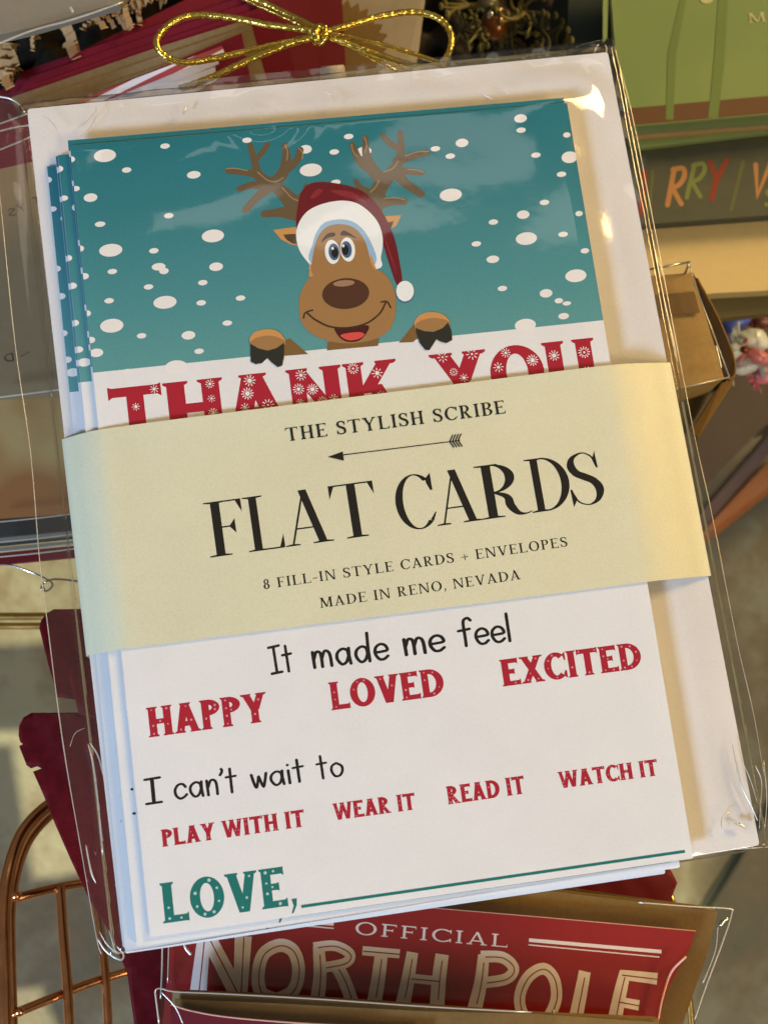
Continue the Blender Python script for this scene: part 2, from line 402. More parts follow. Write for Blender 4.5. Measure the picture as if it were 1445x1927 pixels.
# hand-printed letters: centre lines in x-height-ish units (cap height 1)
HAND = {
 'I': ([[(0, 0), (.36, .02)], [(.18, .01), (.17, .99)], [(0, .97), (.36, 1.0)]], .36),
 't': ([[(.14, .95), (.15, 0)], [(0, .62), (.30, .64)]], .30),
 'm': ([[(.02, .58), (.04, 0)], bez([(.04, .30), (.12, .55), (.22, .55), (.26, .4), (.27, 0)], 5), bez([(.27, .30), (.36, .55), (.46, .55), (.52, .4), (.54, 0)], 5)], .56),
 'n': ([[(.02, .58), (.04, 0)], bez([(.04, .30), (.14, .56), (.26, .57), (.32, .4), (.33, 0)], 5)], .35),
 'a': ([bez([(.36, .30), (.33, .5), (.19, .57), (.04, .44), (.02, .22), (.14, .01), (.28, .08), (.36, .3)], 5), [(.38, .58), (.37, .3), (.40, 0)]], .42),
 'd': ([bez([(.36, .30), (.33, .5), (.19, .57), (.04, .44), (.02, .22), (.14, .01), (.28, .08), (.36, .3)], 5), [(.40, 1.05), (.385, .4), (.40, 0)]], .42),
 'e': ([bez([(.03, .29), (.20, .30), (.38, .34), (.33, .52), (.19, .58), (.05, .47), (.02, .25), (.12, .04), (.26, .02), (.38, .12)], 5)], .40),
 'f': ([bez([(.40, .93), (.32, 1.03), (.20, .97), (.17, .8), (.18, .3), (.18, 0)], 5), [(.0, .58), (.34, .62)]], .40),
 'l': ([[(.03, 1.03), (.04, 0)]], .07),
 'c': ([bez([(.36, .44), (.28, .56), (.14, .55), (.03, .38), (.04, .15), (.16, .0), (.30, .05), (.38, .14)], 5)], .38),
 "'": ([bez([(.05, .98), (.07, .88), (.0, .74)], 4)], .07),
 'w': ([bez([(.0, .58), (.06, .2), (.12, .02), (.19, .3), (.22, .46), (.27, .25), (.34, .02), (.41, .3), (.46, .58)], 5)], .46),
 'i': ([[(.03, .55), (.04, 0)], [(.025, .77), (.03, .79)]], .07),
 'o': ([bez([(.2, .56), (.05, .46), (.02, .24), (.12, .02), (.28, .03), (.38, .22), (.36, .42), (.2, .56)], 6)], .40),
 'R': ([[(.02, 0), (.12, 1)], bez([(.08, .97), (.34, 1.0), (.42, .8), (.3, .55), (.07, .46)], 5), [(.12, .46), (.40, 0)]], .44),
 'Y': ([[(.02, 1), (.20, .5)], [(.48, 1), (.2, .5), (.06, 0)]], .5),
 'V': ([[(.02, 1), (.10, 0), (.46, 1)]], .48),
 '/': ([[(0, -.15), (.24, 1.1)]], .28),
 'E': ([[(.3, 0), (0, .02), (.1, .5), (.18, 1), (.46, 1)], [(.1, .5), (.34, .52)]], .4),
 'M': ([[(0, 0), (.08, 1), (.22, .35), (.42, 1), (.5, 0)]], .5),
 'A': ([[(0, 0), (.22, 1), (.44, 0)], [(.08, .35), (.36, .35)]], .44),
 'S': ([bez([(.36, .85), (.22, 1), (.06, .85), (.2, .52), (.34, .25), (.2, 0), (.02, .12)], 5)], .38),
 'T': ([[(.2, 1), (.2, 0)], [(0, 1), (.4, 1)]], .4),
 'D': ([[(.02, 0), (.02, 1)], bez([(.02, 1), (.3, .9), (.42, .5), (.3, .1), (.02, 0)], 5)], .42),
}

def run(text, A, B, hpx, style, z, track=.1, space=.42, extents=None, hand=0., capH=None, wmul=1.):
    """lay a word out between the pixels A (bottom left) and B (bottom right) on plane z; hpx = cap height in photo pixels"""
    a = np.array(at(*A, z))[:2]; b = np.array(at(*B, z))[:2]; L = np.linalg.norm(b - a); ux = (b - a) / L; uy = np.array([-ux[1], ux[0]])
    pxl = math.hypot(B[0] - A[0], B[1] - A[1]); H = capH or hpx * L / pxl
    out = []; spots = []; cur = 0.; items = []
    for i, ch in enumerate(text):
        if ch == ' ': cur += space; continue
        if hand:
            st, w = HAND[ch]; pl = []
            for s_ in st: pl += strip(s_, hand, True)
            sp = []
        else: pl, w, sp = glyph(ch, style)
        items.append((cur, pl, w, sp)); cur += w + track
    tot = cur - track; sx = L / tot
    for k, (x0, pl, w, sp) in enumerate(items):
        if extents:
            e0, e1 = extents[k]; m = L / pxl; f = lambda p: ux * (e0 + (e1 - e0) * p[0] / w) * m + uy * p[1] * H + a
        else: f = lambda p: ux * ((x0 + p[0]) * sx) + uy * (p[1] * H) + a
        out += [[tuple(f(p)) for p in q] for q in pl]; spots += [tuple(f(p)) for p in sp]
    return out, spots, H

def ell(cx, cy, rx, ry, z, rot=-6, n=20):
    c, s = math.cos(math.radians(rot)), math.sin(math.radians(rot)); o = []
    for i in range(n):
        a = 2 * math.pi * i / n; x, y = rx * math.cos(a), ry * math.sin(a); o.append(at(cx + x * c - y * s, cy + x * s + y * c, z)[:2])
    return o
def ppx(pts, z): return [at(x, y, z)[:2] for x, y in pts]
def flake(c, r, n, w, core=.3, r0=.45):
    out = [[(c[0] + r * core * math.cos(a * math.pi / 4), c[1] + r * core * math.sin(a * math.pi / 4)) for a in range(8)]]
    for k in range(n):
        a = 2 * math.pi * k / n; d = (math.cos(a), math.sin(a))
        out += strip([(c[0] + d[0] * r * r0, c[1] + d[1] * r * r0), (c[0] + d[0] * r, c[1] + d[1] * r)], w)
    return out

# ---------------------------------------------------------------- materials
M = {}
M['env'] = paper('envelope_paper', (0.745, 0.72, 0.69), 0.75, 0.045, 1500, 0.2, 0.2)
M['card'] = paper('card_stock', (0.785, 0.78, 0.765), 0.55, 0.04, 1700, 0.12, 0.25)
def band_mat():
    k = NT('pearl_paper'); b = k.b; n = k.noise(3200, 3, 0.6); n2 = k.noise(60, 3)
    mixn = k.node('ShaderNodeMath', operation='MULTIPLY_ADD'); k.link(n2, mixn.inputs[0]); mixn.inputs[1].default_value = 0.35; k.link(n, mixn.inputs[2])
    k.link(k.ramp(mixn.outputs[0], [(0.45, (0.69, 0.67, 0.45)), (0.9, (0.80, 0.78, 0.555))]), b.inputs['Base Color'])
    b.inputs['Metallic'].default_value = 0.12; b.inputs['Roughness'].default_value = 0.5; b.inputs['Specular IOR Level'].default_value = 0.3
    k.link(k.bump(n, 0.3, 0.00012), b.inputs['Normal']); return k.m
M['band'] = band_mat()
M['ink'] = flat('black_ink', (0.010, 0.008, 0.006), 0.6)
M['red'] = flat('red_ink', (0.40, 0.012, 0.030), 0.5)
M['green'] = flat('green_ink', (0.01, 0.17, 0.145), 0.5)
M['white'] = flat('print_white', (0.83, 0.80, 0.76), 0.45)
M['pink'] = flat('print_pink', (0.66, 0.26, 0.30), 0.5)
def sky_print():
    k = NT('teal_print'); b = k.b; s = k.node('ShaderNodeSeparateXYZ'); k.link(k.coord(), s.inputs[0])
    mr = k.node('ShaderNodeMapRange'); mr.inputs[1].default_value = 0.085; mr.inputs[2].default_value = 0.034; k.link(s.outputs[1], mr.inputs[0])
    c = k.ramp(mr.outputs[0], [(0, alb(28, 112, 118)), (.35, alb(50, 122, 125)), (.8, alb(78, 140, 138)), (1, alb(92, 148, 142))])
    n = k.noise(2500, 2); mx = k.node('ShaderNodeMix', data_type='RGBA', blend_type='MULTIPLY'); mx.inputs[0].default_value = 0.34
    k.link(c, mx.inputs[6]); k.link(n, mx.inputs[7]); k.link(mx.outputs[2], b.inputs['Base Color']); b.inputs['Roughness'].default_value = 0.38
    b.inputs['Specular IOR Level'].default_value = 0.2
    return k.m
M['sky'] = sky_print()
M['film'] = film('clear_film', 1.8, 0.07, 0.08, 90)
M['crease'] = film('film_crease', 3.5, 0.12, 0.2, 400)
M['filmb'] = film('soft_clear_film', 1.6, 0.10, 0.5, 60, (0.96, 0.96, 0.95))
M['gold'] = metal('gold_cord', (0.80, 0.58, 0.12), 0.22, bumpn=900)
M['copper'] = metal('copper_wire', (0.72, 0.34, 0.16), 0.2)
M['brass'] = metal('brass_wire', (0.70, 0.46, 0.14), 0.28)
M['silver'] = metal('silver_wire', (0.75, 0.74, 0.70), 0.2)
M['kraft'] = paper('kraft_paper', alb(140, 112, 70), 0.8, 0.10, 900, 0.3, 0.2, 90)
M['kraftd'] = paper('dark_kraft_paper', alb(112, 84, 44), 0.8, 0.12, 900, 0.3, 0.2, 90)
M['crimson'] = paper('crimson_card', (.15, .010, .024), 0.7, 0.10, 900, 0.2, 0.1, 40)
M['redcard'] = paper('red_card', (.30, .009, .010), 0.45, 0.05, 900, 0.1)
M['deepred'] = paper('deep_red_card', (.15, .005, .011), 0.5, 0.05, 900, 0.1)

# ================================================================= the setting: tiled floor far below
FZ = -0.42
def tile_mat():
    k = NT('stone_tile'); b = k.b; n = k.noise(9, 6, 0.65); n2 = k.noise(60, 5, 0.7)
    m = k.node('ShaderNodeMath', operation='MULTIPLY_ADD'); k.link(n2, m.inputs[0]); m.inputs[1].default_value = 0.4; k.link(n, m.inputs[2])
    k.link(k.ramp(m.outputs[0], [(.45, (0.038, 0.035, 0.017)), (.58, (0.066, 0.063, 0.033)), (.68, (0.088, 0.070, 0.035)), (.80, (0.125, 0.120, 0.072))]), b.inputs['Base Color'])
    b.inputs['Roughness'].default_value = 0.5; k.link(k.bump(m.outputs[0], 0.4, 0.004), b.inputs['Normal']); return k.m
M['tile'] = tile_mat(); M['grout'] = paper('grout', (0.045, 0.05, 0.028), 0.9, 0.2, 300, 0.3)
ga = np.array(at(1385, 1612, FZ)); gb = np.array(at(1332, 1697, FZ)); gd = (gb - ga) / np.linalg.norm(gb - ga); gn = np.array([-gd[1], gd[0], 0])
gnd = MB(); gnd.prism([(-3, -3, FZ - 0.006), (3, -3, FZ - 0.006), (3, 3, FZ - 0.006), (-3, 3, FZ - 0.006)], 0.05)
floor = gnd.obj('floor', M['grout'], loc=(0, 0, FZ - 0.056)); floor['kind'] = 'structure'
TS = 0.60; TG = 0.004; tm = None
for i in range(-3, 4):
    for j in range(-3, 4):
        c = ga + gd * j * TS + gn * (i + .5) * TS
        if tm is None:
            a = (TS - TG) / 2; m_ = MB(); ch = .0012
            tp = [(-a, -a), (a, -a), (a, a), (-a, a)]
            vs = [(x * (1 - ch / a), y * (1 - ch / a), 0) for x, y in tp] + [(x, y, -ch) for x, y in tp] + [(x, y, -.0065) for x, y in tp]
            m_.add(vs, [[0, 1, 2, 3]] + [[i0, i0 + 4, (i0 + 1) % 4 + 4, (i0 + 1) % 4] for i0 in range(4)] + [[i0 + 4, i0 + 8, (i0 + 1) % 4 + 8, (i0 + 1) % 4 + 4] for i0 in range(4)])
            tm = m_.mesh('tile', M['tile'])
        o = bpy.data.objects.new('tile', tm); COL.objects.link(o); o.parent = floor
        o.location = (c[0], c[1], 0.056 + rnd.uniform(-.0004, .0004)); o.rotation_euler = (0, 0, math.atan2(gd[1], gd[0]))

# ================================================================= the card pack
W, H = 0.1334, 0.1822
ENV_T, ENV_N = 0.00055, 8
pack = thing('card_pack', (0, 0, -0.005), 'large clear-sleeved pack of white thank-you cards with a cream belly band, in front of everything', 'card pack')
def rrect(w, h, r, z, n=3):
    o = []
    for cx, cy, a0 in ((w / 2 - r, h / 2 - r, 0), (-w / 2 + r, h / 2 - r, 90), (-w / 2 + r, -h / 2 + r, 180), (w / 2 - r, -h / 2 + r, 270)):
        for i in range(n + 1):
            a = math.radians(a0 + 90 * i / n); o.append((cx + r * math.cos(a), cy + r * math.sin(a), z))
    return o
em = None
for k in range(ENV_N):
    if em is None: em = MB().prism(rrect(W, H, .0006, 0), ENV_T - .00008).mesh('envelope', M['env'])
    top = (k == ENV_N - 1)
    z = -(ENV_N - 1 - k) * ENV_T
    o = link('envelope', em, pack, (0 if top else rnd.uniform(-.0004, .0002), 0 if top else rnd.uniform(-.0005, .0003), z + 0.005))
    o.rotation_euler = (0, 0, 0 if top else rnd.uniform(-.002, .002))

CT, CG = 0.00030, 0.00050
CW, CH = 0.1118, 0.1690
def cz(k): return 0.0002 + (k + 1) * CG - (CG - CT)      # top of card k
ZT = cz(7)
offs = [(-42, 38, .10), (-27, 20, 0), (-26.5, 20.5, .01), (-23, 18, .0), (-22.5, 18.4, .01), (-22, 18, 0), (-4, -10, .02), (0, 0, 0)]
tl = np.array(at(126, 272, ZT)); tr = np.array(at(1069, 195, ZT)); bl = np.array(at(291, 1766, ZT)); br = np.array(at(1300, 1614, ZT))
cc = (tl + tr + bl + br) / 4
cang = math.atan2((tr - tl)[1] + (br - bl)[1], (tr - tl)[0] + (br - bl)[0])
card_me = MB().prism(rrect(CW, CH, .0004, 0), CT).mesh('flat_card', M['card'])
ca, sa = math.cos(cang), math.sin(cang)
def loc2(p):     # world xy -> local card xy
    x, y = p[0] - cc[0], p[1] - cc[1]; return (x * ca + y * sa, -x * sa + y * ca)
LZ = 1.4e-5
def lpolys(polys): return [[(max(-CW / 2, min(CW / 2, a)), b) for a, b in map(loc2, q)] for q in polys]

prints = []   # (name, mesh, all_cards)
def layered(name, layers, z0=1):
    mb = MB(); mats = []
    for i, (polys, mat) in enumerate(layers):
        if mat not in mats: mats.append(mat)
        print_mesh(mb, lpolys(polys), LZ * (z0 + i), mats.index(mat))
    return mb.mesh(name, mats)

# sky panel (teal) on the upper part of every card: from the card's own top edge to the snow line
sl0 = loc2(at(174, 705, ZT)); sl1 = loc2(at(1128, 600, ZT))
mb = MB(); ex = CW / 2 - .00002; ysl = (sl0[1] + sl1[1]) / 2
mb.add([(-ex, ysl, LZ), (ex, ysl, LZ), (ex, CH / 2 - .00002, LZ), (-ex, CH / 2 - .00002, LZ)], [[0, 1, 2, 3]])
prints.append(('printed_sky', mb.mesh('printed_sky', M['sky']), True))
DOTS = [(198,293,21,12),(585,320,21,12),(848,367,21,12),(401,444,21,12),(209,471,22,12),(990,449,20,12),(311,569,22,12),(1083,519,20,12),(211,613,22,13),
 (1071,296,15,11),(171,372,13,8),(365,329,13,7),(869,269,12,8),(984,404,12,8),(407,502,13,8),(299,502,13,7),(309,510,9,6),(927,488,12,7),(1027,552,12,8),(355,631,13,8),(182,664,13,8),
 (979,223,12,8),(239,320,9,5),(311,275,9,5),(189,422,10,5),(318,406,9,5),(465,264,9,5),(656,257,9,5),(629,286,9,5),(575,281,12,8),(980,245,9,5),(1008,292,9,5),(1056,328,9,5),(847,294,9,5),
 (819,280,9,5),(1024,381,9,5),(928,418,9,5),(1059,441,9,5),(896,459,9,5),(1100,472,8,5),(1089,402,7,5),(1066,254,7,5),(290,472,9,5),(212,511,9,5),(280,540,9,5),(382,532,9,5),(206,566,9,5),
 (379,570,9,5),(453,561,9,5),(428,608,9,5),(267,632,9,5),(375,661,9,5),(945,543,9,5),(1051,566,8,5),(1066,571,8,4),(632,343,9,5),(143,355,8,5),(685,285,14,9),(1060,595,10,6),(332,692,22,14),(241,700,9,6),(988,612,20,12)]
sn = [ell(x, y, rx, ry, ZT) for x, y, rx, ry in DOTS]
for (x, y) in ((150, 468), (163, 590), (159, 520), (171, 640), (133, 300)): sn.append(ell(x, y, 9, 6, ZT))
mb = MB(); print_mesh(mb, lpolys(sn), LZ * 2, 0); prints.append(('printed_snow', mb.mesh('printed_snow', M['white']), True))

def text_layers(name, lines, col, allc=True, dots=0, dotmat='pink', dr=.05):
    for i, (args, kw) in enumerate(lines):
        pl, sp, Hh = run(*args, z=ZT, **kw); lay = [(pl, M[col])]
        if dots:
            r_ = random.Random(len(prints)); fl = []; used = []
            for p in sp:
                if all(math.dist(p, u_) > Hh * (.2 if dr > .06 else .11) for u_ in used) and r_.random() < (dots if Hh > .0045 else dots * .5):
                    used.append(p)
                    rr = Hh * dr * r_.uniform(.8, 1.3)
                    if dr > .06: fl += flake(p, rr, r_.choice([8, 10, 12]), rr * .16, r_.choice([.2, .32, .4]), .5)
                    else: fl.append([(p[0] + rr * math.cos(a * math.pi / 4), p[1] + rr * math.sin(a * math.pi / 4)) for a in range(8)])
            if fl: lay.append((fl, M[dotmat]))
        prints.append((name, layered(name, lay, 1), allc))
TU = [(0,98),(101,212),(213,330),(331,435),(438,539),(605,711),(716,820),(822,924)]
text_layers('lettering', [(('THANKYOU', (213, 836), (1132, 734), 105, TUSC), dict(extents=TU))], 'red', True, .62, 'white', .085)
text_layers('lettering', [
  (('HAPPY', (281, 1388), (506, 1357), 56, TUSC), dict(track=.03)),
  (('LOVED', (624, 1337), (838, 1308), 52, TUSC), dict(track=.03)),
  (('EXCITED', (946, 1292), (1209, 1257), 49, TUSC), dict(track=.03)),
  (('PLAY WITH IT', (306, 1594), (575, 1555), 32, TUSC), dict(track=.04, space=.3)),
  (('WEAR IT', (629, 1544), (783, 1523), 31, TUSC), dict(track=.03, space=.3)),
  (('READ IT', (843, 1514), (989, 1493), 33, TUSC), dict(track=.03, space=.3)),
  (('WATCH IT', (1053, 1484), (1239, 1459), 30, TUSC), dict(track=.03, space=.3))], 'red', True, .5, 'pink', .034)
M['pale'] = flat('print_pale_green', (0.45, 0.62, 0.58), 0.5)
text_layers('lettering', [(('LOVE,', (308, 1738), (561, 1702), 74, TUSC), dict(track=.05))], 'green', True, .7, 'pale', .036)
text_layers('lettering', [
  (('It', (512, 1268), (552, 1262), 51, None), dict(hand=.10, track=.08)),
  (('made', (590, 1257), (732, 1240), 51, None), dict(hand=.10, track=.14)),
  (('me', (762, 1233), (838, 1224), 51, None), dict(hand=.10, track=.12)),
  (('feel', (866, 1217), (961, 1206), 50, None), dict(hand=.10, track=.09)),
  (('I', (277, 1513), (304, 1510), 47, None), dict(hand=.10)),
  (("can't", (330, 1504), (446, 1490), 47, None), dict(hand=.095, track=.11)),
  (('wait', (476, 1484), (573, 1470), 44, None), dict(hand=.095, track=.12)),
  (('to', (600, 1466), (647, 1459), 44, None), dict(hand=.095, track=.14))], 'ink')
ln = strip([at(567, 1706, ZT)[:2], at(1288, 1602, ZT)[:2]], 5.2 * .000117)
prints.append(('signature_line', layered('signature_line', [(ln, M['green'])]), True))

# a plain generic reindeer in a winter cap, printed on the card (drawing units: x/2.89+400, y/2.89+220)
def dz(pts, sm=0, closed=True):
    q = bez(pts, sm, closed) if sm else pts
    return [at(400 + x / 2.89, 220 + y / 2.89, ZT)[:2] for x, y in q]
def dstroke(pts, w, sm=5, caps=True):
    q = bez(pts, sm) if sm else pts
    ww = w if not isinstance(w, (list, tuple)) else [float(v[0]) for v in bez([(a,) for a in w], sm)]
    return [[at(400 + p[0] / 2.89, 220 + p[1] / 2.89, ZT)[:2] for p in quad] for quad in strip(q, ww, caps)]
def del_(cx, cy, rx, ry, rot=0, n=28):
    return ell(400 + cx / 2.89, 220 + cy / 2.89, rx / 2.89, ry / 2.89, ZT, rot, n)
for nm, c in (('antler', alb(96, 76, 50)), ('antler_light', alb(150, 124, 86)), ('fur', alb(150, 108, 62)), ('fur_light', alb(190, 132, 72)), ('fur_dark', alb(118, 84, 42)), ('ear_in', alb(72, 52, 32)),
              ('cap', alb(100, 16, 24)), ('cap_light', alb(128, 34, 40)), ('cap_dark', alb(80, 12, 22)), ('trim', alb(222, 216, 206)), ('trim_blue', alb(138, 166, 186)),
              ('iris', alb(62, 88, 112)), ('hoof', alb(38, 36, 28)), ('hoof_light', alb(74, 72, 60)), ('line', alb(58, 36, 20)), ('mouth', alb(66, 18, 14)), ('tongue', alb(204, 70, 62)),
              ('snout', alb(74, 42, 24)), ('snout_light', alb(150, 112, 82))):
    M[nm] = flat(nm + '_print', c, .45)
ant = []
for pts, w in (
  ([(480, 520), (400, 430), (330, 372), (250, 318), (232, 250), (205, 155)], [110, 80, 62, 56, 40, 30]),
  ([(225, 240), (265, 200), (300, 152)], [34, 30, 30]),
  ([(250, 312), (170, 302), (84, 292)], [46, 34, 34]),
  ([(290, 375), (215, 372), (148, 392)], [50, 40, 32]), ([(300, 390), (240, 440), (180, 505)], [56, 44, 40]),
  ([(330, 372), (385, 300), (402, 220), (392, 155)], [70, 60, 48, 32]), ([(395, 290), (455, 240), (478, 180)], [50, 40, 36]),
  ([(450, 520), (360, 520), (280, 528)], [90, 50, 36]), ([(470, 460), (505, 410), (510, 375)], [60, 40, 26]),
  ([(890, 470), (905, 390), (960, 320), (1010, 250), (1025, 180), (1020, 85)], [100, 84, 70, 54, 40, 30]),
  ([(1010, 170), (960, 140), (925, 100)], [38, 34, 28]), ([(1000, 240), (1080, 215), (1165, 196)], [50, 40, 34]),
  ([(985, 300), (1060, 296), (1138, 304)], [54, 40, 30]), ([(1000, 310), (1060, 370), (1135, 420)], [62, 48, 40]),
  ([(905, 330), (860, 270), (835, 200), (830, 112)], [70, 62, 44, 28]), ([(870, 290), (800, 240), (760, 152)], [60, 46, 32]),
  ([(880, 480), (960, 462), (1040, 460)], [80, 46, 40]), ([(850, 420), (805, 390), (778, 350)], [60, 40, 28])):
    ant += dstroke(pts, w)
antl = []
for pts in ([(245, 300), (300, 345), (345, 352), (385, 330)], [(380, 385), (430, 440), (465, 455)], [(395, 150), (408, 190), (405, 235)], [(470, 170), (490, 195), (488, 230)], [(930, 300), (980, 280), (1010, 240)],
            [(905, 345), (885, 385), (855, 410)], [(825, 110), (838, 150), (830, 195)], [(755, 150), (765, 190), (790, 220)], [(75, 282), (120, 280), (190, 292)], [(1060, 285), (1110, 290), (1145, 300)], [(930, 445), (990, 440), (1045, 450)], [(1050, 212), (1110, 192), (1175, 188)]):
    antl += dstroke(pts, 5)
R_ = [
 (ant, 'antler'), (antl, 'antler_light'),
 ([dz([(330, 615), (400, 605), (470, 598), (470, 700), (430, 695), (370, 665)]), dz([(940, 540), (1026, 534), (1000, 590), (965, 612), (940, 600)])], 'fur_light'),
 ([dz([(385, 640), (470, 636), (470, 695), (430, 688), (400, 665)]), dz([(950, 575), (984, 568), (970, 608)])], 'ear_in'),
 ([dz([(420, 1205), (520, 1290), (380, 1300), (340, 1240)]), dz([(1100, 1120), (1140, 1180), (1090, 1225), (1012, 1228)]), dz([(625, 1225), (905, 1205), (900, 1245), (622, 1270)])], 'fur_dark'),
 ([dz([(455, 600), (470, 450), (500, 385), (560, 356), (660, 360), (780, 388), (860, 440), (930, 530), (985, 650), (1015, 780), (1030, 895), (1000, 910), (960, 800), (920, 680), (860, 580), (700, 520), (500, 600)], 5)], 'cap'),
 ([dz([(530, 440), (570, 395), (600, 400), (560, 440)], 4), dz([(640, 400), (760, 410), (840, 470), (800, 455), (700, 430)], 4), dz([(930, 640), (975, 760), (1000, 860), (975, 790), (945, 700)], 4)], 'cap_light'),
 ([dz([(525, 800), (470, 720), (456, 620), (500, 530), (580, 480), (700, 456), (800, 478), (890, 560), (925, 660), (915, 760), (890, 830), (560, 835)], 5)], 'trim'),
 ([dz([(532, 790), (545, 690), (565, 630), (610, 575), (700, 558), (780, 580), (850, 660), (885, 800), (700, 830)], 5)], 'trim_blue'),
 ([dz([(524, 870), (530, 790), (560, 870)]), dz([(860, 740), (890, 830), (850, 830)])], 'fur_light'),
 ([dz([(548, 860), (545, 760), (570, 660), (620, 600), (700, 584), (775, 608), (830, 680), (860, 790), (870, 850), (700, 900)], 5),
   dz([(470, 1050), (478, 960), (530, 875), (620, 838), (740, 818), (880, 828), (950, 870), (992, 960), (994, 1070), (960, 1160), (880, 1210), (760, 1232), (640, 1222), (540, 1180), (485, 1120)], 5)], 'fur'),
 ([del_(651, 735, 40, 66, -6), del_(735, 722, 40, 66, -6)], 'trim'),
 ([del_(660, 735, 29, 46, -6), del_(728, 722, 29, 46, -6), del_(1047, 952, 50, 60)], 'iris'),
 ([del_(665, 738, 18, 29, -4), del_(722, 724, 18, 29, -4)], 'ink'),
 ([del_(653, 716, 7, 8), del_(711, 702, 7, 8), del_(1046, 948, 48, 56)], 'trim'),
 ([dz([(590, 685), (620, 640), (660, 630), (665, 648), (625, 660)], 4), dz([(697, 632), (720, 620), (785, 662), (740, 648), (700, 645)], 4)], 'line'),
 ([del_(724, 962, 128, 84, -4)], 'snout'), ([del_(714, 906, 58, 17, -5)], 'snout_light'),
 ([dz([(662, 1150), (700, 1154), (842, 1134), (835, 1180), (795, 1218), (735, 1224), (690, 1200)], 4)], 'mouth'),
 ([dz([(695, 1190), (740, 1176), (800, 1172), (826, 1185), (795, 1208), (740, 1216)], 4)], 'tongue'),
 (dstroke([(512, 1065), (560, 1105), (640, 1142), (740, 1148), (840, 1122), (910, 1068), (942, 1008)], 9) + dstroke([(495, 1095), (505, 1066), (545, 1052)], 8) + dstroke([(915, 1008), (948, 1006), (968, 1038)], 8), 'line'),
 ([dz([(206, 1230), (215, 1185), (260, 1160), (330, 1158), (380, 1190), (392, 1240), (300, 1290)], 5), dz([(1100, 1140), (1110, 1095), (1150, 1068), (1220, 1065), (1270, 1090), (1285, 1130), (1200, 1185)], 5)], 'fur_light'),
 ([dz([(208, 1245), (225, 1210), (300, 1190), (370, 1206), (390, 1235), (300, 1285)], 5), dz([(1100, 1160), (1120, 1115), (1200, 1095), (1272, 1108), (1280, 1130), (1200, 1185)], 5)], 'fur'),
 ([dz([(206, 1234), (250, 1260), (300, 1272), (350, 1258), (390, 1228), (388, 1310), (378, 1355), (355, 1362), (320, 1335), (298, 1312), (270, 1340), (235, 1346), (208, 1332)]),
   dz([(1101, 1148), (1150, 1166), (1200, 1170), (1250, 1150), (1280, 1118), (1298, 1170), (1302, 1215), (1270, 1232), (1235, 1222), (1216, 1210), (1198, 1240), (1178, 1270), (1155, 1268), (1125, 1230)])], 'hoof'),
]
mb = MB(); mats = []
for i, (pl, mn) in enumerate(R_):
    if M[mn] not in mats: mats.append(M[mn])
    print_mesh(mb, lpolys(pl), LZ * 2.6 + i * 6e-6, mats.index(M[mn]))
prints.append(('printed_reindeer', mb.mesh('printed_reindeer', mats), False))

for k, (dx, dy, da) in enumerate(offs):
    p = np.array(at(126 + dx, 272 + dy, cz(k))) - tl
    an = cang + math.radians(da)
    o = link('flat_card', card_me, pack, (float(cc[0] + p[0]), float(cc[1] + p[1]), cz(k) + .005)); o.rotation_euler = (0, 0, an)
    if k == 7: o['label'] = 'top card printed with a cartoon reindeer over a snowy teal sky'
    for nm, me, allc in prints:
        if allc or k == 7:
            q = bpy.data.objects.new(nm, me); COL.objects.link(q); q.parent = o

# belly band
bl_, br_ = -W / 2 - .0004, W / 2 + .0004
b_t = [at(122, 822, 0), at(1250, 680, 0)]; b_b = [at(175, 1233, 0), at(1327, 1085, 0)]
ZB = ZT + .0006
def bandz(x):
    L0, L1, R1, R0 = -W / 2, -0.0575, 0.0515, W / 2
    sm = lambda t: t * t * (3 - 2 * t)
    if x < L1:
        t = max(0, (x - L0) / (L1 - L0)); return .0006 + (ZB - .0006) * (1 - (1 - t) ** 1.9)
    if x > R1:
        t = max(0, (R0 - x) / (R0 - R1)); return .0008 + (ZB - .0008) * (1 - (1 - t) ** 1.6)
    return ZB
def bandv(u, v):
    x = bl_ + (br_ - bl_) * u; t = (x + W / 2) / W
    yt = b_t[0][1] + (b_t[1][1] - b_t[0][1]) * t - .0006; yb = b_b[0][1] + (b_b[1][1] - b_b[0][1]) * t
    y = yb + (yt - yb) * v
    z = bandz(x); lift = .0007 * max(0, (v - .75) / .25) ** 2 * min(1, max(0, 1 - abs(x) / .062) * 4)
    return (x, y, z + lift)
mb = MB(); nu, nv = 150, 24
us = [i / nu for i in range(nu + 1)]
top = [[bandv(i / nu, j / nv) for i in range(nu + 1)] for j in range(nv + 1)]
vs = []; wrapd = .0050
for j in range(nv + 1):
    row = top[j]; l = row[0]; r = row[-1]
    vs.append((l[0] - .0002, l[1], l[2] - wrapd)); vs.append((l[0] - .00028, l[1], l[2] - .0006)); vs += row; vs.append((r[0] + .00028, r[1], r[2] - .0006)); vs.append((r[0] + .0002, r[1], r[2] - wrapd))
cols = nu + 5
fs = [[j * cols + i, j * cols + i + 1, (j + 1) * cols + i + 1, (j + 1) * cols + i] for j in range(nv) for i in range(cols - 1)]
mb.add(vs, fs, 0, True)
band = mb.obj('belly_band', M['band'], pack)
sol = band.modifiers.new('thickness', 'SOLIDIFY'); sol.thickness = .00012; sol.offset = -1
es = band.modifiers.new('crisp_edges', 'EDGE_SPLIT'); es.split_angle = math.radians(50)
def btext(args, kw):
    pl, sp, _ = run(*args, z=ZB, **kw); m = MB(); print_mesh(m, pl, ZB + 2e-5, 0, zf=lambda x, y: bandzy(x, y) + 2.5e-5); m.obj('lettering', M['ink'], band)
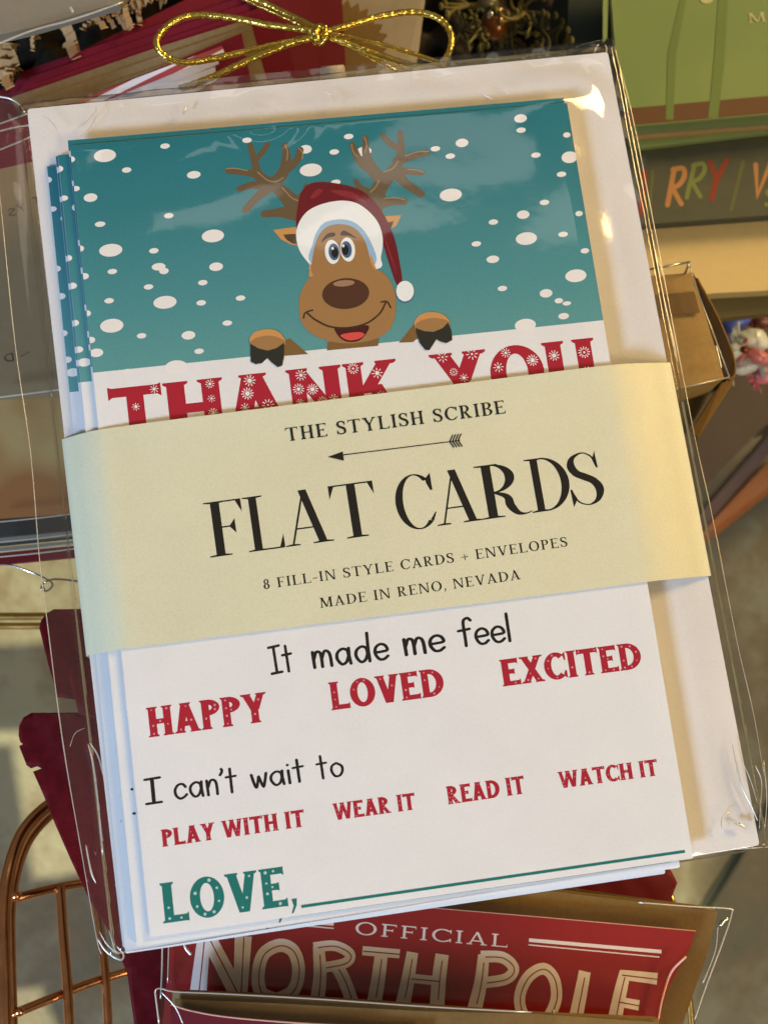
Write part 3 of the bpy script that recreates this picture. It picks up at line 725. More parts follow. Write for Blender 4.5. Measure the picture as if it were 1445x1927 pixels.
def bandzy(x, y):
    t = (x + W / 2) / W
    yt = b_t[0][1] + (b_t[1][1] - b_t[0][1]) * t - .0006; yb = b_b[0][1] + (b_b[1][1] - b_b[0][1]) * t
    v = (y - yb) / (yt - yb); return bandz(x) + .0007 * max(0, (v - .75) / .25) ** 2 * min(1, max(0, 1 - abs(x) / .062) * 4) + (8e-5 if v > .7 else 0)
btext(('THE STYLISH SCRIBE', (540, 831), (951, 778), 25, OLD), dict(track=.17, space=.45))
FC = [(0,69),(72,139),(143,228),(233,317),(354,427),(428,511),(511,605),(608,688),(686,752)]
btext(('FLATCARDS', (396, 1049.5), (1141, 946), 103, DIDONE), dict(extents=FC))
btext(('8 FILL-IN STYLE CARDS + ENVELOPES', (497, 1109), (1068, 1028), 18.5, OLD), dict(track=.17, space=.45))
btext(('MADE IN RENO, NEVADA', (604, 1144), (979, 1090), 18.5, OLD), dict(track=.17, space=.45))
arp = strip(ppx([(640, 857), (865, 829)], ZB), .00019)
arp += [ppx([(617, 860), (645, 850), (641, 857), (647, 867)], ZB), ppx([(617, 860), (641, 857), (647, 867)], ZB)]
for k in range(4):
    x = 846 + k * 5.2; y = 831.5 - k * .7
    arp += strip(ppx([(x, y), (x + 5.5, y - 13)], ZB), .00027) + strip(ppx([(x, y), (x + 8, y + 11)], ZB), .00027)
m = MB(); print_mesh(m, arp, ZB, 0, zf=lambda x, y: bandzy(x, y) + 2.5e-5); m.obj('printed_arrow', M['ink'], band)

# clear sleeve -------------------------------------------------------------
ZM = -.0035
Lp = [(-6, 250), (-2, 330), (28, 640), (57, 850), (75, 1050), (90, 1165), (120, 1400), (158, 1620), (183, 1765), (192, 1795)]
Rp = [(1153, 75), (1190, 220), (1232, 430), (1262, 600), (1308, 830), (1340, 970), (1385, 1200), (1417, 1340), (1436, 1460), (1440, 1590)]
Lw = np.array([at(x, y, ZM) for x, y in Lp]); Rw = np.array([at(x, y, ZM) for x, y in Rp])
ytop, ybot = at(60, 190, ZM)[1] + .0012, -H / 2 - .0012
def edge_x(A, y): return np.interp(-y, -A[:, 1], A[:, 0])
rng = np.random.default_rng(3)
def wav(x, y, seed, n, lo, hi, ang=None, sp=.6):
    r = np.random.default_rng(seed); z = np.zeros_like(x)
    for i in range(n):
        f = r.uniform(lo, hi); a = r.uniform(0, 6.28) if ang is None else ang + r.uniform(-sp, sp)
        z += np.sin((x * math.cos(a) + y * math.sin(a)) * f + r.uniform(0, 6.28)) * (lo / f)
    return z / n
def smooth(t): t = np.clip(t, 0, 1); return t * t * (3 - 2 * t)
def surf(x, y):
    """smooth envelope of the pack's top surface that the film lies on"""
    lx, ly = (x - cc[0]) , (y - cc[1])
    cardm = (lambda t: .45 * smooth(t) + .55 * np.clip(t, 0, 1))((CW / 2 + .0105 - np.abs(lx)) / .0125) * (lambda t: .45 * smooth(t) + .55 * np.clip(t, 0, 1))((CH / 2 + .009 - np.abs(ly)) / .010)
    envm = smooth((W / 2 + .0034 - np.abs(x)) / .0032) * smooth((H / 2 + .0016 - np.abs(y)) / .0016)
    return (.0030 + (ZT - .0016) * cardm) * envm, envm, cardm
nx, ny = 420, 560
U, V = np.meshgrid(np.linspace(0, 1, nx + 1), np.linspace(0, 1, ny + 1))
Y = ytop + (ybot - ytop) * V
XL = edge_x(Lw, Y); XR = edge_x(Rw, Y); X = XL + (XR - XL) * U
Z0, envm, cardm = surf(X, Y)
edge = smooth(np.minimum(U, 1 - U) / .03) * smooth(np.minimum(V, 1 - V) / .02)
topw = smooth((Y - .035) / .05); 
Z = ZM + (Z0 - ZM) * envm
wx = X + .004 * wav(X, Y, 11, 4, 60, 160); wy = Y + .004 * wav(X, Y, 12, 4, 60, 160)
w1 = wav(wx, wy, 1, 7, 150, 420, 1.9, .7) * .0017 * topw * cardm
marg = envm * (1 - cardm)
w2 = wav(wx, wy, 2, 8, 220, 700) * .0011 * marg * (0.35 + topw)
crn = np.exp(-((X + W / 2) ** 2 + (Y - H / 2) ** 2) / .018 ** 2) + np.exp(-((X - W / 2) ** 2 + (Y - H / 2) ** 2) / .018 ** 2) + np.exp(-((X - W / 2) ** 2 + (Y + H / 2) ** 2) / .016 ** 2) + np.exp(-((X + W / 2) ** 2 + (Y + H / 2) ** 2) / .016 ** 2)
w3 = wav(wx, wy, 5, 8, 500, 1300, 2.3, 1.2) * .00028 * crn
w4 = wav(X, Y, 6, 6, 500, 1500, 0.0, .25) * .00042 * (1 - envm)
blob = .0012 * np.exp(-(((X + .012) / .011) ** 2 + ((Y - .0815) / .006) ** 2)) * (1 + .9 * np.sin(((X + .016) ** 2 + (Y - .083) ** 2) ** .5 * 1700))
Z = Z + (w1 + w2 + w3 + blob * .22) * edge + w4 * edge
Z = np.maximum(Z, np.where(envm > .6, Z0 - .0003 + np.where(cardm > .5, 0, 0), -1))
def npmesh(name, X, Y, Z, mat, org):
    nyy, nxx = X.shape; me = bpy.data.meshes.new(name)
    co_ = np.stack([X - org[0], Y - org[1], Z - org[2]], -1).reshape(-1, 3)
    i = np.arange(nxx * nyy).reshape(nyy, nxx); f = np.stack([i[:-1, :-1], i[1:, :-1], i[1:, 1:], i[:-1, 1:]], -1).reshape(-1, 4)
    me.vertices.add(len(co_)); me.vertices.foreach_set('co', co_.astype(np.float32).ravel())
    me.loops.add(f.size); me.loops.foreach_set('vertex_index', f.astype(np.int32).ravel())
    me.polygons.add(len(f)); me.polygons.foreach_set('loop_start', np.arange(0, f.size, 4, dtype=np.int32))
    me.polygons.foreach_set('use_smooth', np.ones(len(f), bool)); me.materials.append(mat); me.update(); me.validate(); return me
slv = link('plastic_sleeve', npmesh('plastic_sleeve', X, Y, Z, M['film'], ORI[pack.name]), pack)
# back sheet of the sleeve, beyond the envelopes' outline
s_ = (slice(None, None, 8), slice(None, None, 6))
Zb = ZM - .0007 * smooth(np.minimum(U, 1 - U) / .03) + wav(X, Y, 9, 6, 300, 900, 0, .3) * .0003
link('sleeve_back', npmesh('sleeve_back', X[s_], Y[s_], Zb[s_] - .0008 * edge[s_], M['film'], ORI[pack.name]), slv)
def crease(pts, r, z=None, mat='crease', par=None, sm=6):
    q = bez([at(*p) if len(p) == 3 else at(p[0], p[1], z) for p in pts], sm); m = MB()
    n = len(q); rr = [r * (0.25 + 0.75 * math.sin(math.pi * (i + .5) / n) ** .5) * rnd.uniform(.75, 1.15) for i in range(n)]
    m.tube(q, rr, 6); return m.obj('fold_edge', M[mat], par or slv)
jit = lambda pts, a=1.2: [(x + rnd.uniform(-a, a), y + rnd.uniform(-a, a)) for x, y in pts]
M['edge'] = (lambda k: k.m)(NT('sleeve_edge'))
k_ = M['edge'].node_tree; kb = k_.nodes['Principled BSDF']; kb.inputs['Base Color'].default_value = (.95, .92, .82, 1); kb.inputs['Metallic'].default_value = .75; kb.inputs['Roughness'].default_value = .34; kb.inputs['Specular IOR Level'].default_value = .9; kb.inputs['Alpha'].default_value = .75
crease(jit(Lp[1:]), .00012, ZM, 'edge'); crease(jit(Rp[:-1]), .00012, ZM, 'edge')
crease([(300, 178), (500, 160), (700, 137), (900, 113), (1000, 100), (1060, 96), (1110, 80), (1153, 72)], .00008, ZM, 'crease')
crease([(183, 1765), (200, 1790), (226, 1806), (233, 1797), (220, 1780)], .00022, ZM, 'edge')
crease([(1240, 1618), (1330, 1603), (1400, 1597), (1445, 1594)], .00016, ZM, 'edge')
for pts, r in (([(138, 248), (160, 232), (178, 212), (183, 200)], 7e-5), ([(140, 268), (165, 245), (182, 220), (180, 200)], 6e-5), ([(80, 215), (98, 230), (112, 250)], 6e-5),
               ([(905, 175), (916, 181), (927, 187)], 9e-5), ([(935, 165), (948, 171), (958, 178)], 6e-5), ([(608, 172), (625, 180), (631, 195), (628, 210)], 7e-5), ([(345, 215), (348, 208), (350, 200)], 1.8e-4)):
    crease(pts, r * 1.3, .0022, 'edge')
for pts, r in (([(1376, 1395), (1385, 1440), (1395, 1480), (1412, 1515), (1425, 1545)], 2.0e-4), ([(1373, 1527), (1360, 1535), (1356, 1552), (1362, 1570)], 1.4e-4), ([(1380, 1550), (1392, 1552), (1404, 1558)], 3.6e-4),
               ([(1420, 1440), (1432, 1470), (1430, 1520), (1428, 1560)], 1.2e-4), ([(1436, 1430), (1442, 1500), (1438, 1560)], 1.2e-4), ([(1395, 1430), (1412, 1470), (1424, 1510)], 8e-5)):
    crease(pts, r, .0016, 'edge')
for pts, r in (([(166, 1400), (176, 1440), (186, 1520), (194, 1610)], 2.0e-4), ([(170, 1398), (186, 1425), (200, 1480), (213, 1560), (226, 1620), (218, 1668)], 2.2e-4), ([(162, 1590), (172, 1640), (181, 1662)], 1.9e-4),
               ([(132, 1405), (142, 1380), (160, 1370)], 6e-5), ([(205, 1750), (213, 1775), (218, 1795)], 8e-5), ([(187, 1752), (200, 1775), (215, 1790)], 8e-5)):
    crease(pts, r, -.001, 'edge')
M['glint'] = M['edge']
crease([(1118, 100), (1122, 88), (1126, 84)], 2.0e-4, -.001, 'edge'); crease([(1138, 84), (1141, 92), (1140, 99)], 2.0e-4, -.001, 'edge')
crease([(1236, 480), (1243, 505), (1246, 520)], 1.2e-4, -.002, 'edge'); crease([(1243, 535), (1252, 580), (1266, 640), (1274, 680)], 2.0e-4, -.002, 'edge')

# ================================================================= things around the pack
def slab(nm, pts, th, mat, parent=None, **kw):
    """flat sheet whose corners are seen at (px, py) at height z"""
    return MB().prism([at(*p) for p in pts], th).obj(nm, mat if not isinstance(mat, str) else M[mat], parent)
def zq(pts, z): return [(x, y, z) for x, y in pts]
def base(pts): 
    a = np.array([at(*p) for p in pts]); return tuple(float(v) for v in (a[:, 0].mean(), a[:, 1].mean(), a[:, 2].min()))
def sheetfilm(nm, pts, parent, seed=1, amp=.0012, nu=40, nv=40, mat='filmb', f=(120, 400)):
    """wrinkled clear film over a quad of photo points (tl, tr, br, bl)"""
    c = [np.array(at(*p)) for p in pts]; U, V = np.meshgrid(np.linspace(0, 1, nu + 1), np.linspace(1, 0, nv + 1))
    P = sum(w[..., None] * q for w, q in (((1 - U) * V, c[0]), (U * V, c[1]), (U * (1 - V), c[2]), ((1 - U) * (1 - V), c[3])))
    Zz = P[..., 2] + wav(P[..., 0], P[..., 1], seed, 7, *f) * amp
    o = link(nm, npmesh(nm, P[..., 0], P[..., 1], Zz, M[mat], ORI[parent.name]), parent); return o
def line_edge(nm, pts, r, mat, parent, sm=6, seg=6):
    q = bez([at(*p) for p in pts], sm) if sm else [at(*p) for p in pts]; return MB().tube(q, r, seg).obj(nm, M[mat], parent)

# ---- ribbed red, kraft and striped sheets behind the top left corner
t = thing('stationery_stack', base(zq([(40, 300), (560, 40)], -.05)), 'stack of crimson, kraft and red-striped sheets fanned behind the pack, upper left', 'stationery stack')
M['stripe'] = None
def stripe_mat():
    k = NT('red_striped_paper'); b = k.b; s_ = k.node('ShaderNodeSeparateXYZ'); mp = k.node('ShaderNodeMapping'); mp.inputs['Rotation'].default_value = (0, 0, math.radians(-22)); k.link(k.coord(), mp.inputs[0]); k.link(mp.outputs[0], s_.inputs[0])
    m = k.node('ShaderNodeMath', operation='MULTIPLY'); k.link(s_.outputs[1], m.inputs[0]); m.inputs[1].default_value = 1 / .0034
    fr = k.node('ShaderNodeMath', operation='FRACT'); k.link(m.outputs[0], fr.inputs[0]); r = k.node('ShaderNodeValToRGB'); r.color_ramp.interpolation = 'CONSTANT'
    r.color_ramp.elements[0].color = (.74, .72, .76, 1); r.color_ramp.elements[1].position = .5; r.color_ramp.elements[1].color = (.35, .05, .06, 1); k.link(fr.outputs[0], r.inputs[0]); k.link(r.outputs[0], b.inputs['Base Color'])
    b.inputs['Roughness'].default_value = .4; return k.m
M['stripe'] = stripe_mat(); M['kraft_low'] = paper('brown_kraft_sheet', (.20, .145, .075), .8, .12, 700, .3, .15, 60); M['greywhite'] = paper('grey_white_sheet', (.46, .43, .43), .6, .05, 600, .1)
slab('sheet', zq([(-60, 420), (-60, 200), (470, -60), (640, -70), (660, 300), (300, 420)], -.0555), .0008, 'deepred', t)
for k, (dx, dy) in enumerate([(0, 0), (10, 12), (16, 26)]):
    slab('sheet', zq([(18 + dx, 172 + dy), (44 + dx, 134 + dy), (300 + dx, 46 + dy), (505 + dx, -22 + dy), (560 + dx, 210), (120 + dx, 300)], -.053 + k * .0016), .0007, 'crimson', t)
for k, (dx, dy) in enumerate([(0, 0), (10, 14), (26, 28)]):
    slab('sheet', zq([(20 + dx, 184 + dy), (300 + dx, 88 + dy), (470, 35 + dy), (505, 160), (500, 260), (80 + dx, 290)], -.0475 + k * .0018), .0008, 'kraft_low', t)
slab('sheet', zq([(128, 196), (300, 128), (455, 62), (500, 300), (170, 330)], -.0425), .0006, 'crimson', t)
slab('striped_sheet', zq([(124, 200), (190, 172), (418, 86), (424, 102), (330, 140), (230, 186), (170, 214)], -.0415), .0005, M['stripe'], t)
slab('striped_sheet', zq([(175, 200), (330, 137), (410, 108), (412, 120), (330, 156), (215, 205)], -.0405), .0005, 'greywhite', t)
slab('striped_sheet', zq([(205, 205), (335, 152), (405, 125), (408, 150), (300, 210)], -.0400), .0005, 'greywhite', t)

# ---- dark gift bag with crinkle paper, upper left
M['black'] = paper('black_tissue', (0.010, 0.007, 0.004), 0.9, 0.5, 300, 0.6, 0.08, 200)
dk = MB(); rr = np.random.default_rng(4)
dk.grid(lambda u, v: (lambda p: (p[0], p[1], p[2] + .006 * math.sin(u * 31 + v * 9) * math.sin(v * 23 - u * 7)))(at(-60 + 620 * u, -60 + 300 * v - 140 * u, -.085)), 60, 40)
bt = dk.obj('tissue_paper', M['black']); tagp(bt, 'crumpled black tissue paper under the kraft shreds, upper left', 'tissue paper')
M['shred'] = paper('crinkle_paper', (.52, .30, .12), 0.8, 0.14, 700, 0.4, 0.2, 120)
shr = [((112, 40), (148, 108), 24), ((122, 84), (150, 112), 22), ((20, 80), (15, 160), 30), ((34, 128), (14, 166), 24), ((170, 28), (196, 60), 14), ((185, 25), (215, 58), 10), ((200, 14), (250, 58), 12), ((212, 10), (222, 34), 12),
       ((232, 14), (252, 52), 13), ((246, 18), (300, -12), 26), ((268, 10), (260, 52), 12), ((300, 4), (350, -14), 22), ((4, 86), (34, 130), 18), ((180, 40), (160, 62), 9), ((8, 150), (26, 168), 18), ((215, 22), (240, 60), 8), ((75, 70), (60, 100), 9)]
lbs = ['wide kraft paper shred hanging over the crimson sheets', 'short folded kraft shred at the foot of the wide hanging one', 'broad kraft shred at the far left edge', 'folded kraft shred just above the left corner of the pack', 'thin kraft shred right of the wide hanging one',
       'narrow bent kraft shred in the middle of the tissue', 'long slanting kraft shred over black tissue', 'stubby kraft shred under the grey wrapped pack', 'bent kraft shred left of the largest folded one', 'largest folded kraft shred left of the gold bow', 'thin kraft shred below the largest folded one',
       'kraft shred at the top edge beside the bow strand', 'kraft shred curling at the far left, under the grey wrapped pack', 'tiny kraft shred in the middle of the tissue', 'lowest kraft shred at the far left edge', 'narrowest kraft shred over black tissue', 'tiny kraft shred between the left ones and the wide one']
for i, (A, B, w) in enumerate(shr):
    z0 = -.060 + .002 * (i % 5); a = np.array(at(*A, z0)); b = np.array(at(*B, z0 + .004)); d = (b - a); L = np.linalg.norm(d[:2]); n_ = np.array([-d[1], d[0], 0]) / L; ww = w * .00013
    m = MB(); K = 9; vs = []
    for q in range(K + 1):
        tt = q / K; c = a + d * tt + np.array([0, 0, (.0016 if q % 2 else -.0004) + .002 * math.sin(tt * 3)]) + n_ * .0006 * math.sin(i + tt * 4)
        tw = n_ * math.cos(tt * 1.1 + i) + np.array([0, 0, .35 * math.sin(tt * 2 + i)]); tw = n_ * .9 + np.array([0, 0, .3 * math.sin(i * 2 + tt * 3)])
        vs += [c + tw * ww / 2, c - tw * ww / 2]
    m.add(vs, [[2 * q, 2 * q + 1, 2 * q + 3, 2 * q + 2] for q in range(K)]); o = m.obj('paper_shred', M['shred'])
    o.modifiers.new('thickness', 'SOLIDIFY').thickness = .0003; tagp(o, lbs[i], 'paper shred', 'kraft crinkle paper shreds')

# ---- grey wrapped pack, top left corner of the photo
M['greycard'] = paper('grey_card', alb(128, 116, 96), 0.6, 0.05, 600, 0.1)
t = thing('wrapped_pack', base(zq([(0, 20), (120, -20)], -.03)), 'pack of grey-beige cards in crinkled clear film at the top left corner', 'card pack')
slab('card', zq([(-80, 84), (-80, -80), (330, -120), (225, 4), (60, 52)], -.036), .004, 'greycard', t)
sheetfilm('clear_wrap', [(-90, -60, -.030), (330, -130, -.030), (232, 8, -.031), (-60, 98, -.031)], t, 21, .0022, 60, 40, 'filmb', (60, 260))
line_edge('wrap_edge', [(-20, 90, -.031), (60, 58, -.031), (140, 36, -.031), (232, 4, -.031)], .0003, 'edge', t)
line_edge('wrap_edge', [(133, 14, -.028), (136, 19, -.028), (138, 23, -.028)], .00035, 'edge', t)

# ---- beige card pack in film, left of the pack
M['beigecard'] = paper('taupe_card', alb(136, 112, 78), 0.55, 0.05, 500, 0.1)
t = thing('wrapped_pack', base(zq([(0, 480), (60, 500)], -.035)), 'taupe card pack in clear film with a crimson top strip, left of the thank-you cards', 'card pack')
slab('card', zq([(-120, 345), (90, 298), (140, 500), (170, 736), (-120, 752)], -.030), .003, 'beigecard', t)
slab('top_strip', zq([(-120, 262), (80, 212), (96, 296), (-120, 348)], -.0305), .003, 'crimson', t)
sheetfilm('clear_wrap', [(-120, 190, -.025), (60, 170, -.025), (200, 742, -.025), (-120, 762, -.025)], t, 22, .0016, 60, 90, 'filmb', (100, 420))
for p_ in ([(-20, 240, -.024), (20, 226, -.024), (52, 214, -.024)], [(-20, 252, -.024), (28, 240, -.024), (56, 236, -.024)], [(0, 182, -.024), (20, 186, -.024), (36, 196, -.024), (48, 212, -.024)], [(-20, 290, -.024), (30, 270, -.024), (58, 258, -.024)]):
    line_edge('wrap_edge', p_, .00022, 'edge', t)
line_edge('wrap_edge', [(-20, 750, -.0245), (60, 740, -.0245), (150, 728, -.0245), (200, 720, -.0245)], .0003, 'edge', t)
def greytext(chs, par, z, mat='ink'):
    pl = []
    for (ch, x0, y0, w_, h_, ang) in chs:
        g, _ = HAND[ch]; ca_, sa_ = math.cos(math.radians(ang)), math.sin(math.radians(ang)); 
        for s_ in g:
            q = [(x0 + (p[0] / _ * w_) * ca_ + p[1] * h_ * sa_, y0 + (p[0] / _ * w_) * sa_ - p[1] * h_ * ca_) for p in s_]
            pl += strip(ppx(q, z), .00022, True)
    m = MB(); print_mesh(m, pl, z, 0); return m.obj('lettering', M[mat], par)
M['greyink'] = flat('grey_ink', (0.09, 0.08, 0.07))
greytext([('S', 32, 404, -15, 13, -12), ('Y', 46, 396, -12, 12, -12), ('T', 64, 384, 14, 12, -10), ('D', 26, 679, -16, 14, -8), ('/', 40, 670, 20, 4, -12)], t, -.02985, 'greyink')
# kraft pack beneath it
t = thing('kraft_pack', base(zq([(0, 880), (100, 880)], -.05)), 'kraft card pack below the taupe one, with dark card edges along its foot', 'card pack')
def rusty():
    k = NT('kraft_with_brown_print'); n = k.noise(26, 2); k.link(k.ramp(n, [(.40, alb(190, 150, 88)), (.56, alb(160, 98, 44))]), k.b.inputs['Base Color']); k.b.inputs['Roughness'].default_value = .7; return k.m
M['rusty'] = rusty()
slab('card', zq([(-140, 690), (210, 690), (210, 962), (-140, 985)], -.050), .003, 'rusty', t)
M['darkcard'] = paper('charcoal_card', alb(54, 50, 46), 0.5, 0.1, 400, 0.1)
for k, (y0, y1, mt) in enumerate([(962, 1006, 'darkcard'), (1000, 1016, 'greycard'), (1010, 1022, 'darkcard'), (1018, 1032, 'greycard'), (1028, 1058, 'deepred')]):
    slab('card_edge', zq([(-140, y0 + 26), (210, y0 - 8), (210, y1 - 16), (-140, y1 + 18)], -.0505 - .0022 * k), .0016, mt, t)
for y in (974, 1012, 1030, 1040): line_edge('wrap_edge', [(-20, y + 10, -.045), (80, y, -.045), (190, y - 14, -.045)], .00022, 'edge', t)
sheetfilm('clear_wrap', [(-140, 745, -.044), (210, 722, -.044), (215, 1030, -.044), (-140, 1062, -.044)], t, 23, .001, 40, 40)

# ---- gold elastic bow
t = thing('gold_bow', at(602, 66, -.016), 'shiny gold elastic cord tied in a bow above the pack', 'bow')
def cord(nm, pts, r=.00082):
    q = bez([at(*p) for p in pts], 12); m = MB(); n = len(q)
    m.tube(q, [r * (1 + .06 * math.sin(i * 1.7)) for i in range(n)], 12); return m.obj(nm, M['gold'], t)
cord('loop', [(604, 60, -.014), (560, 54, -.014), (500, 46, -.0145), (440, 34, -.015), (370, 28, -.015), (325, 42, -.0145), (296, 74, -.014), (304, 100, -.0145), (335, 116, -.0155), (375, 115, -.016), (450, 100, -.0165), (520, 84, -.0165), (600, 66, -.016)])
cord('tail', [(606, 66, -.0125), (560, 78, -.0125), (520, 92, -.013), (450, 122, -.014), (400, 145, -.0145), (350, 164, -.015)])
cord('strand', [(430, -22, -.020), (480, -2, -.0195), (540, 26, -.018), (600, 56, -.016)])
cord('strand', [(415, -24, -.022), (470, 2, -.0215), (540, 34, -.020), (598, 62, -.018)], .0006)
cord('loop', [(612, 60, -.013), (660, 46, -.013), (720, 30, -.0135), (780, 23, -.014), (825, 34, -.014), (848, 64, -.0135), (845, 98, -.0135), (828, 120, -.0145), (795, 127, -.0155), (750, 116, -.0165), (680, 92, -.0165), (618, 68, -.016)])
cord('tail', [(612, 62, -.0185), (680, 74, -.0185), (760, 96, -.0185), (840, 122, -.0185)], .00062)
cord('tail', [(612, 66, -.020), (660, 88, -.020), (720, 120, -.020), (748, 134, -.021)], .0005)
m = MB()
for k in range(11):
    a = k * 2.4; c = at(602 + 9 * math.cos(a), 64 + 12 * math.sin(a), -.0125 + .0018 * math.sin(k * 1.9)); m.ball(c, .0010, .0012, .0009)
for a0 in (0, 1.3, 2.2): m.tube([at(602 + 11 * math.cos(u * .5 + a0), 66 + 17 * math.sin(u * .5), -.0125 + .0016 * math.cos(u * .5 + a0)) for u in range(12)], .0005, 8)
m.obj('knot', M['gold'], t)
m = MB(); m.tube([at(354, 162, -.015), at(338, 168, -.0152)], [.00085, .0009], 12); m.obj('end_cap', M['silver'], t)

# ---- kraft starburst tag, cream bag, bottle cap behind the bow
M['gkraft'] = paper('ochre_kraft', alb(112, 84, 42), 0.6, 0.08, 700, 0.2)
def burst(cx, cy, r, n, z, th, nm, mat, label):
    q = []
    for k in range(n * 2):
        a = math.pi * k / n + .1; rr_ = r * (1 if k % 2 == 0 else .86); q.append((cx + rr_ * math.cos(a), cy + rr_ * math.sin(a), z))
    m = MB().prism([at(*p) for p in q], th); o = m.obj(nm, M[mat]); return tagp(o, label, 'tag')
M['cream'] = paper('cream_bag', (.30, .26, .20), 0.5, 0.08, 200, 0.3)
o = slab('paper_bag', [(560, -60, -.072), (810, -80, -.072), (786, 110, -.074), (760, 150, -.074), (600, 150, -.074)], .004, 'cream'); tagp(o, 'cream paper bag behind the toothed tag and the bow', 'paper bag')
burst(635, 95, 98, 30, -.060, .0012, 'starburst_tag', 'gkraft', 'ochre kraft tag with a toothed edge behind the bow knot')
o = slab('red_card', zq([(470, -40), (566, -40), (600, 60), (600, 220), (480, 220), (505, 100)], -.050), .0015, 'deepred'); tagp(o, 'plain red card left of the toothed tag', 'card')
t = thing('bottle_cap', at(628, 150, -.058), 'small white bottle cap just above the envelope edge, below the bow', 'bottle cap')
M['plastic'] = paper('white_plastic', (0.62, 0.58, 0.52), 0.4, 0.03, 100, 0.0, 0.5)
c0 = np.array(at(625, 124, -.046)); m = MB(); m.tube([tuple(c0 + np.array([0, -.012, -.007])), tuple(c0 + np.array([0, -.0006, -.0003])), tuple(c0)], [.0033, .0033, .0030], 28); m.obj('cap', M['plastic'], t)
m = MB(); m.tube([tuple(c0 + np.array([0, -.0022, -.0013])), tuple(c0 + np.array([0, -.0027, -.0016]))], .00338, 28); m.obj('cap_ring', M['plastic'], t)

# ---- dark basket of dried sprigs and baubles, top centre right
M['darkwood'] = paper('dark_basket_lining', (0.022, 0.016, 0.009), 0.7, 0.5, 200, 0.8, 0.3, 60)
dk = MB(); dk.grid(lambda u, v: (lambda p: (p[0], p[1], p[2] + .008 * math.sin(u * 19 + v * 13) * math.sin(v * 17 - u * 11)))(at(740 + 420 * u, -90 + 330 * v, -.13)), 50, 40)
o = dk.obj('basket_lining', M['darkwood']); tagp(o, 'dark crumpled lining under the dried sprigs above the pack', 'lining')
M['sprig'] = paper('dried_sprig', alb(116, 104, 58, .8), 0.6, 0.25, 400, 0.3)
M['olive'] = paper('olive_sprig', alb(66, 62, 30, .8), 0.6, 0.25, 400, 0.3)
r_ = random.Random(11)
names = ['pale dried sprig at the top edge right of the bow loop', 'olive dried sprig beside the right bow loop', 'dried sprig with curling stems right of the bow', 'dark olive sprig above the middle of the envelope edge', 'dried sprig next to the orange bauble', 'thin dried sprig left of the teal box', 'dark dried sprig in front of the teal box']
for i, (cx, cy) in enumerate([(880, 10), (868, 60), (905, 55), (960, 70), (985, 25), (1020, 60), (1055, 90)]):
    t = thing('dried_sprig', at(cx, cy, -.10), names[i], 'dried sprig', 'dried sprigs in the dark basket'); m = MB(); lf = MB()
    for k in range(9):
        a = r_.uniform(0, 6.28); L = r_.uniform(24, 55); z0 = -.10 + r_.uniform(-.01, .02); bend = r_.uniform(-1.2, 1.2)
        pts = [at(cx + L * u * math.cos(a + bend * u), cy + L * u * math.sin(a + bend * u), z0 + .012 * u) for u in (0, .33, .66, 1)]
        m.tube(bez(pts, 4), [.00075 * (1 - .05 * j) for j in range(13)], 6)
        e = pts[-1]; lf.ball(e, .0008, .0013, .0008, 0, 8, 5)
    m.obj('stem', M['sprig' if i % 2 == 0 else 'olive'], t); lf.obj('seed_head', M['olive' if i % 3 else 'sprig'], t)
M['oldgold'] = paper('old_gold_glass', (.16, .15, .08), 0.3, 0.2, 90, 0.2, 0.5, 150, 0.4)
M['orange'] = paper('orange_foil', alb(112, 62, 22), 0.25, 0.2, 80, 0.3, 0.6, 200, 0.5)
t = thing('bauble', at(930, 45, -.085), 'orange bauble among the dried sprigs above the pack', 'bauble'); m = MB(); m.ball(at(930, 45, -.083), .0040, .0048, .004, 0, 20, 12); m.obj('ball', M['orange'], t)
m = MB(); m.tube([at(938, 22, -.080), at(940, 14, -.079)], .0011, 10); m.obj('hanger', M['brass'], t)
t = thing('bauble', at(925, 10, -.085), 'greenish gold bauble at the top edge above the orange one', 'bauble'); m = MB(); m.ball(at(918, 6, -.082), .0032, .0030, .003, 0, 20, 12); m.obj('ball', M['oldgold'], t)
m = MB(); m.tube([at(922, 24, -.079), at(923, 30, -.078)], .001, 10); m.obj('hanger', M['silver'], t)
M['teal'] = paper('teal_box', alb(38, 52, 50), 0.5, 0.1, 200, 0.1)
o = slab('teal_box', [(1072, -80, -.085), (1150, -90, -.085), (1150, 120, -.087), (1066, 110, -.087)], .03, 'teal'); tagp(o, 'dark teal box left of the green card set', 'box')

# ---- green card set in film, upper right
t = thing('green_card_set', base(zq([(1150, 0), (1445, 200)], -.075)), 'green card set with a brown base line in clear film, upper right', 'card set')
def gm():
    k = NT('green_card_print'); n = k.noise(30, 2); k.link(k.ramp(n, [(.4, alb(118, 140, 78)), (.6, alb(126, 144, 80))]), k.b.inputs['Base Color']); k.b.inputs['Roughness'].default_value = .55; return k.m
M['lime'] = gm(); M['brown'] = paper('brown_print', alb(104, 68, 36), 0.5, 0.05); M['mint'] = paper('mint_edge', alb(122, 138, 88), 0.5, 0.05); M['peach'] = paper('peach_edge', alb(168, 134, 92), 0.5, 0.05)
M['stalk'] = paper('green_stalk_print', alb(108, 128, 64), 0.5, 0.05)  # green of the painted shade strips, also of a real card sliver
slab('card', [(1142, -90, -.070), (1560, -120, -.070), (1560, 205, -.070), (1186, 238, -.070), (1158, 100, -.070)], .002, 'lime', t)
def lay(nm, pts, z, mat, par): 
    m = MB(); print_mesh(m, [ppx(pts, z)], z, 0); return m.obj(nm, M[mat], par)
slab('base_line', [(1180, 204, -.06992), (1560, 170, -.06992), (1560, 203, -.06992), (1186, 236, -.06992)], .00006, 'brown', t)
